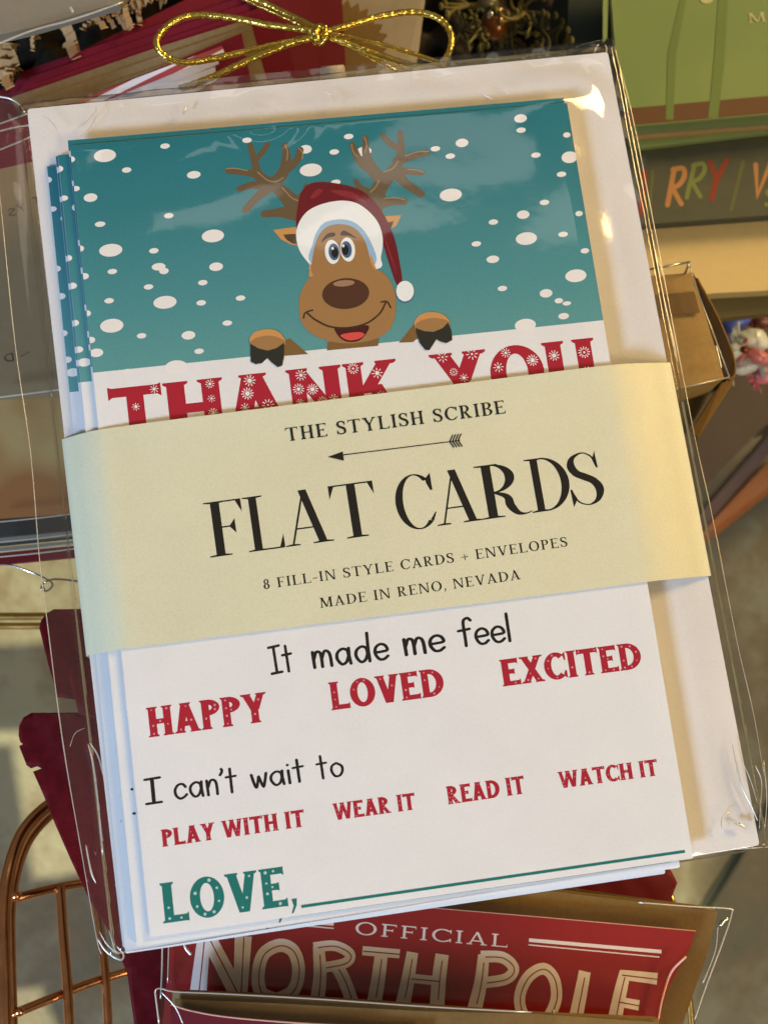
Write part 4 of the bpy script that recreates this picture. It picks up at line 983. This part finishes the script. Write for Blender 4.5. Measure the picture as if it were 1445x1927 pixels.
slab('printed_stalk', [(1283, -20, -.06986), (1294, -20, -.06986), (1272, 100, -.06986), (1266, 225, -.06986), (1252, 225, -.06986), (1256, 100, -.06986)], .00004, 'stalk', t)  # darker green strips: shade across the card, painted on as colour
slab('printed_stalk', [(1352, -20, -.06986), (1370, -20, -.06986), (1362, 120, -.06986), (1350, 222, -.06986), (1332, 222, -.06986), (1342, 120, -.06986)], .00004, 'stalk', t)
slab('card', [(1184, 232, -.073), (1560, 200, -.073), (1560, 222, -.0735), (1188, 250, -.0735)], .002, 'mint', t)
slab('card', [(1186, 248, -.075), (1560, 214, -.075), (1560, 232, -.0755), (1190, 262, -.0755)], .002, 'peach', t)
slab('card', [(1180, 260, -.0765), (1560, 224, -.0765), (1560, 236, -.0765), (1190, 280, -.0765)], .002, 'mint', t)
sheetfilm('clear_wrap', [(1136, -90, -.066), (1560, -120, -.066), (1560, 240, -.068), (1170, 258, -.068)], t, 31, .0006, 30, 40, 'filmb', (60, 200))
slab('wrap_seam', [(1134, -20, -.066), (1144, -20, -.066), (1142, 70, -.066), (1134, 80, -.066)], .0005, 'mint', t)
M['palei'] = flat('pale_ink', alb(196, 190, 140))
pl, _, _ = run('MA', (1409, 43), (1470, 38), 19, OLD, -.0698); m = MB(); print_mesh(m, pl, -.0698, 0); m.obj('lettering', M['palei'], t)
m = MB(); print_mesh(m, [ell(1329, -4, 13, 11, -.0698)], -.0698, 0); m.obj('printed_dot', M['palei'], t)

# ---- slate strip lettered in colours and tan envelope below
t = thing('lettered_card_set', base(zq([(1230, 300), (1445, 400)], -.08)), 'slate card set with hand-drawn coloured lettering over tan envelopes, right of the pack', 'card set')
M['slate'] = paper('slate_print', alb(80, 80, 62), 0.5, 0.12, 200, 0.05, 0.3, 25)
M['slated'] = paper('dark_slate_edge', alb(54, 60, 50), 0.5, 0.05); M['tan'] = paper('tan_envelope', alb(204, 178, 128), 0.6, 0.04, 500, 0.1); M['olv'] = paper('olive_edge', alb(104, 90, 58), 0.6, 0.05)
slab('envelope', [(1150, 395, -.0885), (1560, 358, -.0885), (1560, 540, -.0895), (1340, 552, -.0895), (1236, 570, -.0895)], .005, 'tan', t)
slab('envelope', [(1236, 568, -.096), (1330, 556, -.096), (1560, 530, -.096), (1560, 578, -.097), (1240, 610, -.097)], .004, 'olv', t)
slab('card', [(1150, 262, -.082), (1560, 222, -.082), (1560, 398, -.082), (1200, 424, -.082)], .004, 'slated', t)
slab('printed_panel', [(1150, 282, -.08194), (1560, 240, -.08194), (1560, 396, -.08194), (1200, 423, -.08194)], .00004, 'slate', t)
M['l_or'] = flat('apricot_ink', alb(190, 134, 84)); M['l_gr'] = flat('sage_ink', alb(128, 136, 74)); M['l_rd'] = flat('brick_ink', alb(150, 62, 40)); M['l_dg'] = flat('dull_green_ink', alb(104, 108, 66))
def bigletter(ch, x0, y0, w_, h_, sl, mat, par, z=-.0819, wd=.0015):
    g, gw = HAND[ch]; pl = []
    for s_ in g: pl += strip(ppx([(x0 + p[0] / gw * w_ + p[1] * sl, y0 - p[1] * h_ - p[0] / gw * w_ * .08) for p in s_], z), wd, True)
    m = MB(); print_mesh(m, pl, z, 0); return m.obj('letter', M[mat], par)
bigletter('R', 1254, 386, 30, 68, 6, 'l_or', t); bigletter('R', 1290, 372, 30, 62, 8, 'l_gr', t, wd=.0013); bigletter('Y', 1334, 374, 34, 70, 0, 'l_rd', t)
bigletter('/', 1377, 384, 6, 72, 14, 'l_dg', t, wd=.0011); bigletter('V', 1418, 368, 30, 58, 2, 'l_or', t); bigletter('/', 1206, 392, 4, 62, 2, 'l_rd', t, wd=.0019); bigletter('/', 1222, 388, 4, 60, 2, 'l_dg', t, wd=.0009)
bigletter('S', 1440, 388, 18, 30, 0, 'l_gr', t, wd=.0012)
sheetfilm('clear_wrap', [(1150, 272, -.079), (1560, 234, -.079), (1560, 410, -.079), (1190, 432, -.079)], t, 33, .001, 30, 20, 'filmb', (60, 200))

# ---- kraft box in a clear box, right of the pack
t = thing('gift_box', base(zq([(1225, 720), (1380, 720)], -.06)), 'small kraft box inside a clear plastic box, right edge of the pack', 'box')
a_ = {k: at(*v) for k, v in {'tl': (1180, 523, -.034), 'tr': (1303, 513, -.034), 'br': (1362, 712, -.036), 'bl': (1210, 742, -.036)}.items()}
m = MB(); m.prism([a_['tl'], a_['tr'], a_['br'], a_['bl']], .018); M['kbox'] = paper('golden_kraft_board', (.44, .29, .11), .7, .12, 600, .2, .2, 50); m.obj('kraft_front', M['kbox'], t)
slab('kraft_front_panel', [(1180, 560, -.0337), (1306, 549, -.0337), (1316, 588, -.0338), (1200, 598, -.0338)], .0003, 'gkraft', t)
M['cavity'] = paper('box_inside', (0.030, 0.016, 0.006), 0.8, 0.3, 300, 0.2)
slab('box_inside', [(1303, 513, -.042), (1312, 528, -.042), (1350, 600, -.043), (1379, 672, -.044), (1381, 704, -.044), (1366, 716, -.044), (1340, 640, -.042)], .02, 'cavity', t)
line_edge('box_rim', [(1310, 524, -.0405), (1348, 594, -.0405), (1378, 668, -.0405), (1381, 704, -.0405), (1370, 716, -.0405)], .0004, 'gkraft', t)
slab('kraft_flap', [(1362, 712, -.046), (1380, 708, -.046), (1378, 722, -.047), (1312, 826, -.050), (1303, 806, -.050)], .0016, 'kraftd', t)
slab('kraft_base', [(1240, 738, -.052), (1352, 714, -.052), (1300, 806, -.054), (1280, 830, -.054), (1250, 800, -.054)], .002, 'olv', t)
bx = {'A': (1222, 507, -.031), 'B': (1297, 493, -.031), 'C': (1301, 520, -.030), 'D': (1372, 710, -.031), 'E': (1262, 734, -.031), 'F': (1180, 530, -.031)}
for k, (p0, p1, rr_) in enumerate([('A', 'B', .00030), ('B', 'C', .00016), ('C', 'D', .00018), ('D', 'E', .00022)]): line_edge('clear_edge', [bx[p0], bx[p1]], rr_, 'edge' if k else 'silver', t, 0)
line_edge('clear_edge', [(1297, 493, -.031), (1288, 515, -.034)], .0003, 'silver', t, 0)
line_edge('clear_edge', [(1346, 650, -.029), (1352, 675, -.029), (1356, 692, -.029)], .0003, 'edge', t)
sheetfilm('clear_lid', [(1180, 512, -.0305), (1298, 494, -.0305), (1374, 711, -.0305), (1210, 742, -.0305)], t, 35, .0003, 16, 16, 'filmb')

# ---- bright sweet wrappers, far right
M['w_blue'] = paper('blue_foil', alb(72, 92, 190), 0.3, 0.2, 60, 0.5, 0.6); M['w_white'] = paper('white_foil', alb(196, 196, 192), 0.3, 0.1, 60, 0.5, 0.6); M['w_pink'] = paper('pink_foil', alb(196, 112, 118), 0.3, 0.2, 60, 0.5, 0.6); M['w_brown'] = paper('brown_foil', alb(108, 58, 46), 0.3, 0.1, 60, 0.5, 0.6)
def wrapper(cx, cy, rx, ry, rot, mat, z, label):
    t = thing('sweet', at(cx, cy, z), label, 'wrapped sweet', 'bright wrapped sweets at the right edge'); c = np.array(at(cx, cy, z)); sx = .00014; m = MB()
    r2 = np.random.default_rng(int(cx + cy)); ph = r2.uniform(0, 6, 6); ca_, sa_ = math.cos(rot), math.sin(rot)
    nu_, nv_ = 22, 12; vs = []
    for j in range(nv_ + 1):
        th = math.pi * j / nv_
        for i in range(nu_):
            a = 6.283 * i / nu_; k = 1 + .12 * math.sin(3 * a + ph[0]) * math.sin(th * 2) + .07 * math.sin(7 * a + ph[1] + 4 * th)
            x, y, zz = rx * sx * k * math.sin(th) * math.cos(a), ry * sx * k * math.sin(th) * math.sin(a), ry * sx * .7 * k * math.cos(th); vs.append((c[0] + x * ca_ - y * sa_, c[1] + x * sa_ + y * ca_, c[2] + zz))
    m.add(vs, [[j * nu_ + i, (j + 1) * nu_ + i, (j + 1) * nu_ + (i + 1) % nu_, j * nu_ + (i + 1) % nu_] for j in range(nv_) for i in range(nu_)], 0, True); m.obj('body', M[mat], t)
    for sgn in (-1, 1):
        f = MB(); vs = [(c[0] + sgn * rx * sx * .9 * ca_, c[1] + sgn * rx * sx * .9 * sa_, c[2])]
        for k in range(9):
            a = (k - 4) * .2; L = rx * sx * 1.5; x = sgn * L * math.cos(a); y = L * math.sin(a); vs.append((c[0] + x * ca_ - y * sa_, c[1] + x * sa_ + y * ca_, c[2] + (.0012 if k % 2 else -.0008)))
        f.add(vs, [[0, k + 1, k + 2] for k in range(8)]); o = f.obj('twist', M[mat], t); o.modifiers.new('thickness', 'SOLIDIFY').thickness = .0002
for a_ in [(1385, 605, 40, 22, .5, 'w_blue', -.125, 'blue foil sweet nearest the slate card set'), (1352, 628, 34, 16, -.9, 'w_blue', -.13, 'small dark blue sweet beside the gift box'), (1418, 640, 36, 26, -.3, 'w_white', -.12, 'white foil sweet at the right edge, topmost of the white ones'),
           (1440, 600, 30, 22, .2, 'w_brown', -.125, 'brown foil sweet at the right edge'), (1378, 662, 24, 18, .6, 'w_white', -.118, 'small white sweet beside the corner of the gift box'), (1428, 672, 34, 16, -.5, 'w_pink', -.118, 'pink foil sweet at the right edge, upper one'),
           (1400, 690, 34, 18, .1, 'w_white', -.122, 'white foil sweet lowest beside the gift box'), (1440, 704, 30, 20, .4, 'w_pink', -.125, 'lowest pink foil sweet at the right edge')]: wrapper(*a_)
m = MB(); m.ball(at(1400, 658, -.108), .0016, .0012, .0012); o = m.obj('foil_bead', M['orange']); tagp(o, 'small orange foil bead in front of the sweets', 'bead')

# ---- dark bench and rust-coloured board lying on the floor, right
M['bench'] = paper('dark_walnut', alb(52, 38, 28), 0.5, 0.2, 80, 0.2, 0.4, 12); M['board'] = paper('rust_board', alb(128, 72, 34), 0.5, 0.12, 80, 0.2, 0.4, 12); M['greyb'] = paper('mauve_board', alb(82, 62, 54), 0.5, 0.12, 80, 0.2, 0.4, 12)
o = slab('bench_top', [(1200, 600, -.30), (1700, 560, -.30), (1700, 720, -.30), (1440, 800, -.30), (1280, 960, -.30), (1200, 1000, -.30)], .03, 'bench'); tagp(o, 'blurred dark wooden bench top below the sweets', 'bench')
o = slab('board', [(1290, 1000, -.345), (1480, 780, -.34), (1700, 640, -.34), (1700, 720, -.34), (1450, 850, -.345), (1300, 1020, -.35)], .02, 'greyb'); tagp(o, 'mauve-brown board along the edge of the dark bench', 'board')
o = slab('board', [(1290, 1035, -.36), (1445, 868, -.355), (1700, 720, -.35), (1700, 800, -.355), (1450, 925, -.36), (1300, 1045, -.365)], .02, 'board'); tagp(o, 'rust-orange board lying on the tiles, right of the pack', 'board')

# ---- copper wire basket, lower left
t = thing('wire_basket', base(zq([(20, 1700), (250, 1900)], -.12)), 'copper wire basket with a rounded rim under the pack, lower left', 'basket')
def wire(nm, pts, r, mat='copper', par=None): return MB().tube(bez([at(*p) for p in pts], 10), r, 14).obj(nm, M[mat], par or t)
wire('rim', [(420, 1490, -.09), (300, 1482, -.085), (205, 1478, -.08), (140, 1492, -.076), (88, 1520, -.072), (45, 1566, -.068), (20, 1630, -.064), (9, 1700, -.062), (8, 1800, -.06), (12, 1990, -.058)], .0017)
wire('rim', [(420, 1500, -.098), (300, 1494, -.094), (205, 1492, -.09), (140, 1508, -.087), (96, 1534, -.083), (56, 1580, -.080), (33, 1640, -.077), (22, 1710, -.075), (22, 1800, -.074), (27, 1990, -.072)], .0012)
wire('rim', [(-40, 1990, -.07), (-22, 1800, -.07), (-20, 1700, -.07)], .0016)
wire('cross_wire', [(18, 1694, -.078), (60, 1682, -.080), (120, 1668, -.084), (210, 1652, -.09), (420, 1610, -.10)], .00115)
wire('cross_wire', [(26, 1908, -.074), (90, 1882, -.080), (170, 1850, -.086), (260, 1822, -.092), (420, 1770, -.10)], .00115)
wire('upright', [(114, 1666, -.082), (120, 1760, -.081), (128, 1860, -.080), (134, 1990, -.079)], .00125)
wire('upright', [(172, 1650, -.088), (190, 1750, -.087), (200, 1850, -.086), (207, 1990, -.085)], .00115)
wire('upright', [(232, 1640, -.094), (252, 1750, -.093), (263, 1870, -.092), (270, 1990, -.091)], .0011)
m = MB()
for j_, (x, y) in enumerate([(31, 1686), (37, 1904)]):
    m = MB(); m.ball(at(x, y, -.072), .0014, .0012, .0012, 0, 14, 8); m.ball(at(x - 9, y + 4, -.0725), .001, .0011, .001, 0, 12, 6); m.obj('weld', M['copper'], t)
wire('rim', [(-40, 1160, -.11), (60, 1160, -.11), (180, 1158, -.11), (300, 1150, -.11)], .0011, 'brass')
wire('rim', [(-40, 1178, -.115), (60, 1178, -.115), (180, 1176, -.115), (300, 1170, -.115)], .0010, 'brass')
wire('upright', [(1291, 1866, -.07), (1297, 1895, -.07), (1304, 1990, -.07)], .0010, 'brass')
wire('upright', [(1256, 1676, -.075), (1264, 1694, -.074), (1262, 1710, -.074)], .0008, 'brass')
# silver ornament hook
t = thing('ornament_hook', at(60, 1090, -.06), 'thin curled silver wire hook left of the belly band', 'wire hook')
wire('wire', [(-30, 1062, -.06), (20, 1064, -.06), (60, 1077, -.06), (88, 1090, -.059), (99, 1098, -.058), (97, 1106, -.058), (88, 1112, -.058), (79, 1110, -.057), (80, 1101, -.057), (88, 1094, -.056), (105, 1090, -.057), (140, 1093, -.058), (190, 1100, -.06)], .00026, 'silver', t)
wire('wire', [(82, 1104, -.0565), (84, 1109, -.0565), (80, 1108, -.0565)], .00024, 'silver', t)

# ---- burgundy ribbon leaves around the basket
def felt():
    k = NT('burgundy_ribbon'); b = k.b; n = k.noise(400, 2); k.link(k.ramp(n, [(.3, (.085, .003, .005)), (.7, (.13, .005, .008))]), b.inputs['Base Color']); b.inputs['Roughness'].default_value = .6; b.inputs['Specular IOR Level'].default_value = .08
    wv = k.node('ShaderNodeTexWave'); wv.inputs['Scale'].default_value = 700; k.link(k.coord(), wv.inputs[0]); w2 = k.node('ShaderNodeTexWave', bands_direction='Y'); w2.inputs['Scale'].default_value = 700; k.link(k.coord(), w2.inputs[0])
    ad = k.node('ShaderNodeMath', operation='ADD'); k.link(wv.outputs['Fac'], ad.inputs[0]); k.link(w2.outputs['Fac'], ad.inputs[1]); k.link(k.bump(ad.outputs[0], .12, .0002), b.inputs['Normal']); return k.m
M['ribbon'] = felt()
def leaf(pts, label, th=.0005, mat='ribbon'):
    q = [at(*p) for p in pts]; z0 = q[0][2]; P = [Vector((p[0] * 1000, p[1] * 1000)) for p in q]; n = len(P)
    if sum(P[i].x * P[(i + 1) % n].y - P[(i + 1) % n].x * P[i].y for i in range(n)) < 0: P = P[::-1]
    x0, x1, y0, y1 = min(p.x for p in P), max(p.x for p in P), min(p.y for p in P), max(p.y for p in P); g = []
    y = y0 + 1
    while y < y1:
        x = x0 + 1
        while x < x1: g.append(Vector((x + .3 * math.sin(y), y))); x += 1.6
        y += 1.6
    v, e, f, _, _, of = delaunay_2d_cdt(P + g, [], [list(range(n))], 0, 1e-4); vs = []
    for p in v:
        X_, Y_ = p.x / 1000, p.y / 1000; u = X_ + .35 * Y_
        vs.append((X_, Y_, z0 + .0006 * math.sin(u * 160 + 4 * math.sin(Y_ * 30)) + .00010 * math.sin(u * 900 + Y_ * 120)))
    m = MB(); m.add(vs, [list(t) for t, o_ in zip(f, of) if o_], 0, True); o = m.obj('ribbon_tail', M[mat])
    sd = o.modifiers.new('thickness', 'SOLIDIFY'); sd.thickness = th; sd.offset = -1
    return tagp(o, label, 'ribbon', 'burgundy ribbon tails')
leaf([(300, 1146, -.036), (102, 1146, -.036), (88, 1154, -.036), (78, 1168, -.036), (75, 1182, -.036), (82, 1210, -.036), (92, 1250, -.036), (104, 1290, -.036), (108, 1312, -.036), (300, 1340, -.036)], 'burgundy ribbon end beside the lower left corner of the belly band')
leaf([(300, 1238, -.030), (166, 1237, -.030), (150, 1240, -.030), (136, 1252, -.030), (131, 1268, -.030), (134, 1290, -.030), (150, 1345, -.030), (300, 1380, -.030)], 'small woven burgundy ribbon end seen through the sleeve film')
leaf([(340, 1341, -.046), (60, 1341, -.046), (44, 1350, -.046), (36, 1366, -.046), (35, 1384, -.046), (38, 1396, -.046), (43, 1400, -.046), (36, 1404, -.046), (50, 1440, -.046), (58, 1446, -.046), (70, 1442, -.046), (78, 1446, -.046), (62, 1452, -.046), (80, 1492, -.046), (104, 1552, -.046),
      (134, 1620, -.046), (166, 1688, -.046), (205, 1752, -.046), (240, 1830, -.046), (262, 1990, -.046), (420, 1990, -.046), (400, 1700, -.046)], 'large notched burgundy ribbon tail running down past the basket rim')
leaf([(1080, 1600, -.06), (1250, 1625, -.06), (1264, 1640, -.06), (1275, 1662, -.06), (1268, 1680, -.06), (1258, 1706, -.06), (1080, 1720, -.06)], 'dark red ribbon end above the red printed pack, lower right', mat='deepred')
o = slab('green_card', zq([(1000, 1640), (1100, 1620), (1084, 1680), (1010, 1690)], -.066), .001, 'stalk'); tagp(o, 'sliver of green card between the pack and the dark red ribbon', 'card')

# ---- red printed pack at the bottom
M['cardedge'] = flat('pale_card_edge', alb(214, 160, 140)); M['rprint'] = flat('dusty_print', (.86, .74, .66))
t = thing('printed_pack', base(zq([(340, 1780), (1300, 1900)], -.045)), 'red printed card pack in clear film under the lower edge of the thank-you cards', 'card pack')
slab('envelope', [(300, 1700, -.047), (640, 1640, -.046), (1000, 1672, -.045), (1350, 1716, -.045), (1332, 1790, -.045), (1304, 1870, -.045), (1262, 1990, -.045), (300, 1990, -.047)], .003, 'kraftd', t)
slab('envelope', [(700, 1634, -.051), (1000, 1662, -.050), (1250, 1696, -.050), (1345, 1708, -.050), (1330, 1800, -.050), (700, 1800, -.050)], .002, 'kraft', t)
rc = [(330, 1680), (600, 1690), (760, 1704), (1030, 1727), (1308, 1752), (1297, 1785), (1275, 1825), (1256, 1862), (1244, 1900), (1236, 1990), (300, 1990)]
card = slab('card', zq(rc, -.041), .0005, 'redcard', t)
m = MB(); m.tube([at(x, y, -.0411) for x, y in [(560, 1687), (600, 1690), (760, 1704), (1030, 1727), (1308, 1752)]], .00013, 6); m.obj('card_edge', M['cardedge'], card)
ZC = -.04097
def pstroke(segs, z, mat, nm='lettering', par=card):
    pl = []
    for pts, w in segs: pl += strip(ppx(pts, z), w)
    m = MB(); print_mesh(m, pl, z, 0); return m.obj(nm, M[mat], par)
PX = .000135
pstroke([([(560, 1733), (628, 1738)], 7 * PX)], ZC, 'rprint', 'printed_rule'); pstroke([([(560, 1741), (628, 1747)], 2 * PX)], ZC, 'rprint', 'printed_rule')
pstroke([([(995, 1769), (1244, 1791)], 6 * PX)], ZC, 'rprint', 'printed_rule'); pstroke([([(994, 1778), (1240, 1801)], 2 * PX)], ZC, 'rprint', 'printed_rule')
pl, _, _ = run('OFFICIAL', (668, 1758), (954, 1783), 23, SLAB, ZC, track=.30); m = MB(); print_mesh(m, pl, ZC, 0); m.obj('lettering', M['rprint'], card)
NP = {
 'N': [([(384, 1765), (372, 1880)], 19, 25), ([(392, 1764), (455, 1885)], 22, 24), ([(458, 1762), (452, 1880)], 25, 20)],
 'O': [([(520, 1882), (492, 1868), (486, 1835), (496, 1796), (526, 1779), (552, 1790), (562, 1825), (552, 1864), (520, 1882)], 19, 19)],
 'R': [([(600, 1781), (602, 1840), (594, 1900)], 17, 22), ([(590, 1783), (630, 1780), (658, 1795), (650, 1812), (604, 1822)], 15, 15), ([(632, 1816), (648, 1845), (668, 1900)], 19, 19)],
 'T': [([(682, 1789), (752, 1795)], 13, 13), ([(718, 1792), (712, 1840), (704, 1888)], 19, 22)],
 'H': [([(776, 1792), (768, 1840), (758, 1890)], 17, 22), ([(832, 1796), (826, 1840), (822, 1894)], 20, 22), ([(772, 1841), (826, 1846)], 13, 13)],
 'P': [([(910, 1797), (904, 1850), (892, 1902)], 17, 22), ([(904, 1800), (945, 1802), (966, 1822), (952, 1842), (906, 1850)], 17, 16)],
 'O2': [([(1004, 1930), (982, 1905), (978, 1872), (994, 1838), (1022, 1823), (1042, 1842), (1046, 1880), (1030, 1915), (1004, 1930)], 17, 17)],
 'L': [([(1100, 1828), (1092, 1870), (1080, 1930)], 18, 21), ([(1078, 1928), (1120, 1934)], 14, 14)],
 'E': [([(1176, 1828), (1166, 1870), (1152, 1940)], 17, 22), ([(1168, 1834), (1236, 1842)], 14, 17), ([(1164, 1885), (1202, 1892)], 14, 15)]}
for ch, segs in NP.items():
    pl = []; il = []
    for pts, w0, w1 in segs:
        q = bez(pts, 6) if len(pts) > 3 else bez(pts, 4); n = len(q); pl += strip(ppx(q, ZC), [PX * 1.15 * (w0 + (w1 - w0) * i / (n - 1)) for i in range(n)])
        k0 = 1 if n > 6 else 0; il += strip(ppx([(x + 1.5, y + 1) for x, y in q[k0:n - k0]], ZC), 2.0 * PX)
    m = MB(); print_mesh(m, pl, ZC, 0); print_mesh(m, il, ZC + 2e-5, 1); m.obj('lettering', [M['rprint'], M['redcard']], card)
fo = sheetfilm('clear_wrap', [(305, 1690, -.0385), (1374, 1710, -.0385), (1290, 1990, -.0385), (302, 1990, -.0385)], t, 41, .0009, 90, 50, 'filmb', (50, 260))
line_edge('wrap_edge', [(306, 1770, -.038), (305, 1830, -.038), (303, 1880, -.038)], .0002, 'edge', t); line_edge('wrap_edge', [(318, 1772, -.038), (316, 1850, -.038)], .00014, 'edge', t)
line_edge('wrap_edge', [(346, 1772, -.037), (350, 1785, -.037), (360, 1797, -.037)], .0003, 'edge', t)
line_edge('wrap_edge', [(1200, 1698, -.0385), (1300, 1706, -.0385), (1370, 1710, -.0385), (1376, 1720, -.0385), (1360, 1770, -.0385), (1330, 1850, -.0385), (1306, 1920, -.0385)], .00018, 'edge', t)
line_edge('wrap_edge', [(1368, 1727, -.038), (1360, 1733, -.038), (1354, 1742, -.038)], .0005, 'silver', t)
line_edge('wrap_edge', [(1350, 1745, -.038), (1345, 1790, -.038), (1322, 1850, -.038)], .00012, 'edge', t)
line_edge('wrap_edge', [(1290, 1800, -.0375), (1262, 1830, -.0375), (1245, 1880, -.0375), (1236, 1927, -.0375)], .0003, 'cardedge', t)
# front pack
t = thing('printed_pack', base(zq([(340, 1900), (1000, 1927)], -.03)), 'frontmost red card pack with kraft envelope in clear film at the bottom edge', 'card pack')
slab('envelope', [(325, 1866, -.030), (520, 1874, -.030), (800, 1893, -.030), (1000, 1908, -.030), (1240, 1918, -.030), (1240, 2050, -.030), (320, 2050, -.030)], .004, 'kraft', t)
slab('envelope', [(330, 1880, -.0285), (520, 1888, -.0285), (800, 1903, -.0285), (1010, 1908, -.0285), (1240, 1924, -.0285), (1240, 2050, -.0285), (330, 2050, -.0285)], .0006, 'kraftd', t)
slab('card', [(322, 1890, -.026), (360, 1902, -.026), (430, 1916, -.026), (560, 1927, -.026), (800, 1940, -.026), (800, 2050, -.026), (320, 2050, -.026)], .0005, 'crimson', t)
m = MB(); m.tube(bez([at(x, y, -.0258) for x, y in [(322, 1890), (360, 1902), (430, 1914), (560, 1925), (700, 1932)]], 5), .0002, 6); m.obj('card_edge', M['cardedge'], t)
sheetfilm('clear_wrap', [(294, 1862, -.024), (1010, 1905, -.024), (1010, 2050, -.024), (300, 2050, -.024)], t, 43, .0008, 60, 20, 'filmb', (50, 260))
line_edge('wrap_edge', [(300, 1927, -.0235), (294, 1880, -.0235), (293, 1864, -.0235), (303, 1860, -.0235), (330, 1866, -.0235), (420, 1870, -.0235), (600, 1880, -.0235), (800, 1894, -.0235), (1000, 1905, -.0235)], .0002, 'edge', t)
line_edge('wrap_edge', [(303, 1866, -.0235), (330, 1895, -.0235), (345, 1927, -.0235)], .00014, 'edge', t)
line_edge('wrap_edge', [(1040, 1900, -.030), (1042, 1912, -.030), (1046, 1927, -.030)], .00022, 'edge', t)

# ---- added slatted rack, made up and out of view; boards shaped to shade the tiles
t = thing('display_rack', (-0.75, -0.55, FZ), 'wooden slatted display rack left of the copper basket, outside the frame', 'rack')
SUN = np.array((-1.5, -1.1, 1.0)); M['rackwood'] = paper('rack_wood', (.30, .20, .11), .6, .15, 200, .2, .3, 20)
def shade(px, py, z=.12):
    f = np.array(at(px, py, FZ)); k = (z - FZ) / (SUN[2] - FZ); return tuple(f + (SUN - f) * k)
for q in ([(-400, 1318), (-400, 1232), (460, 1190), (460, 1300)], [(-400, 1870), (-400, 1710), (460, 1605), (460, 1745)],
          [(-60, 1400), (25, 1400), (75, 1712), (-60, 1728)], [(148, 1795), (310, 1768), (420, 2060), (250, 2060)]):
    MB().prism([shade(*p) for p in q], .012).obj('slat', M['rackwood'], t)
MB().prism([(-0.93, -0.95, .10), (-0.90, -0.95, .10), (-0.90, -0.10, .10), (-0.93, -0.10, .10)], .52).obj('side_panel', M['rackwood'], t)
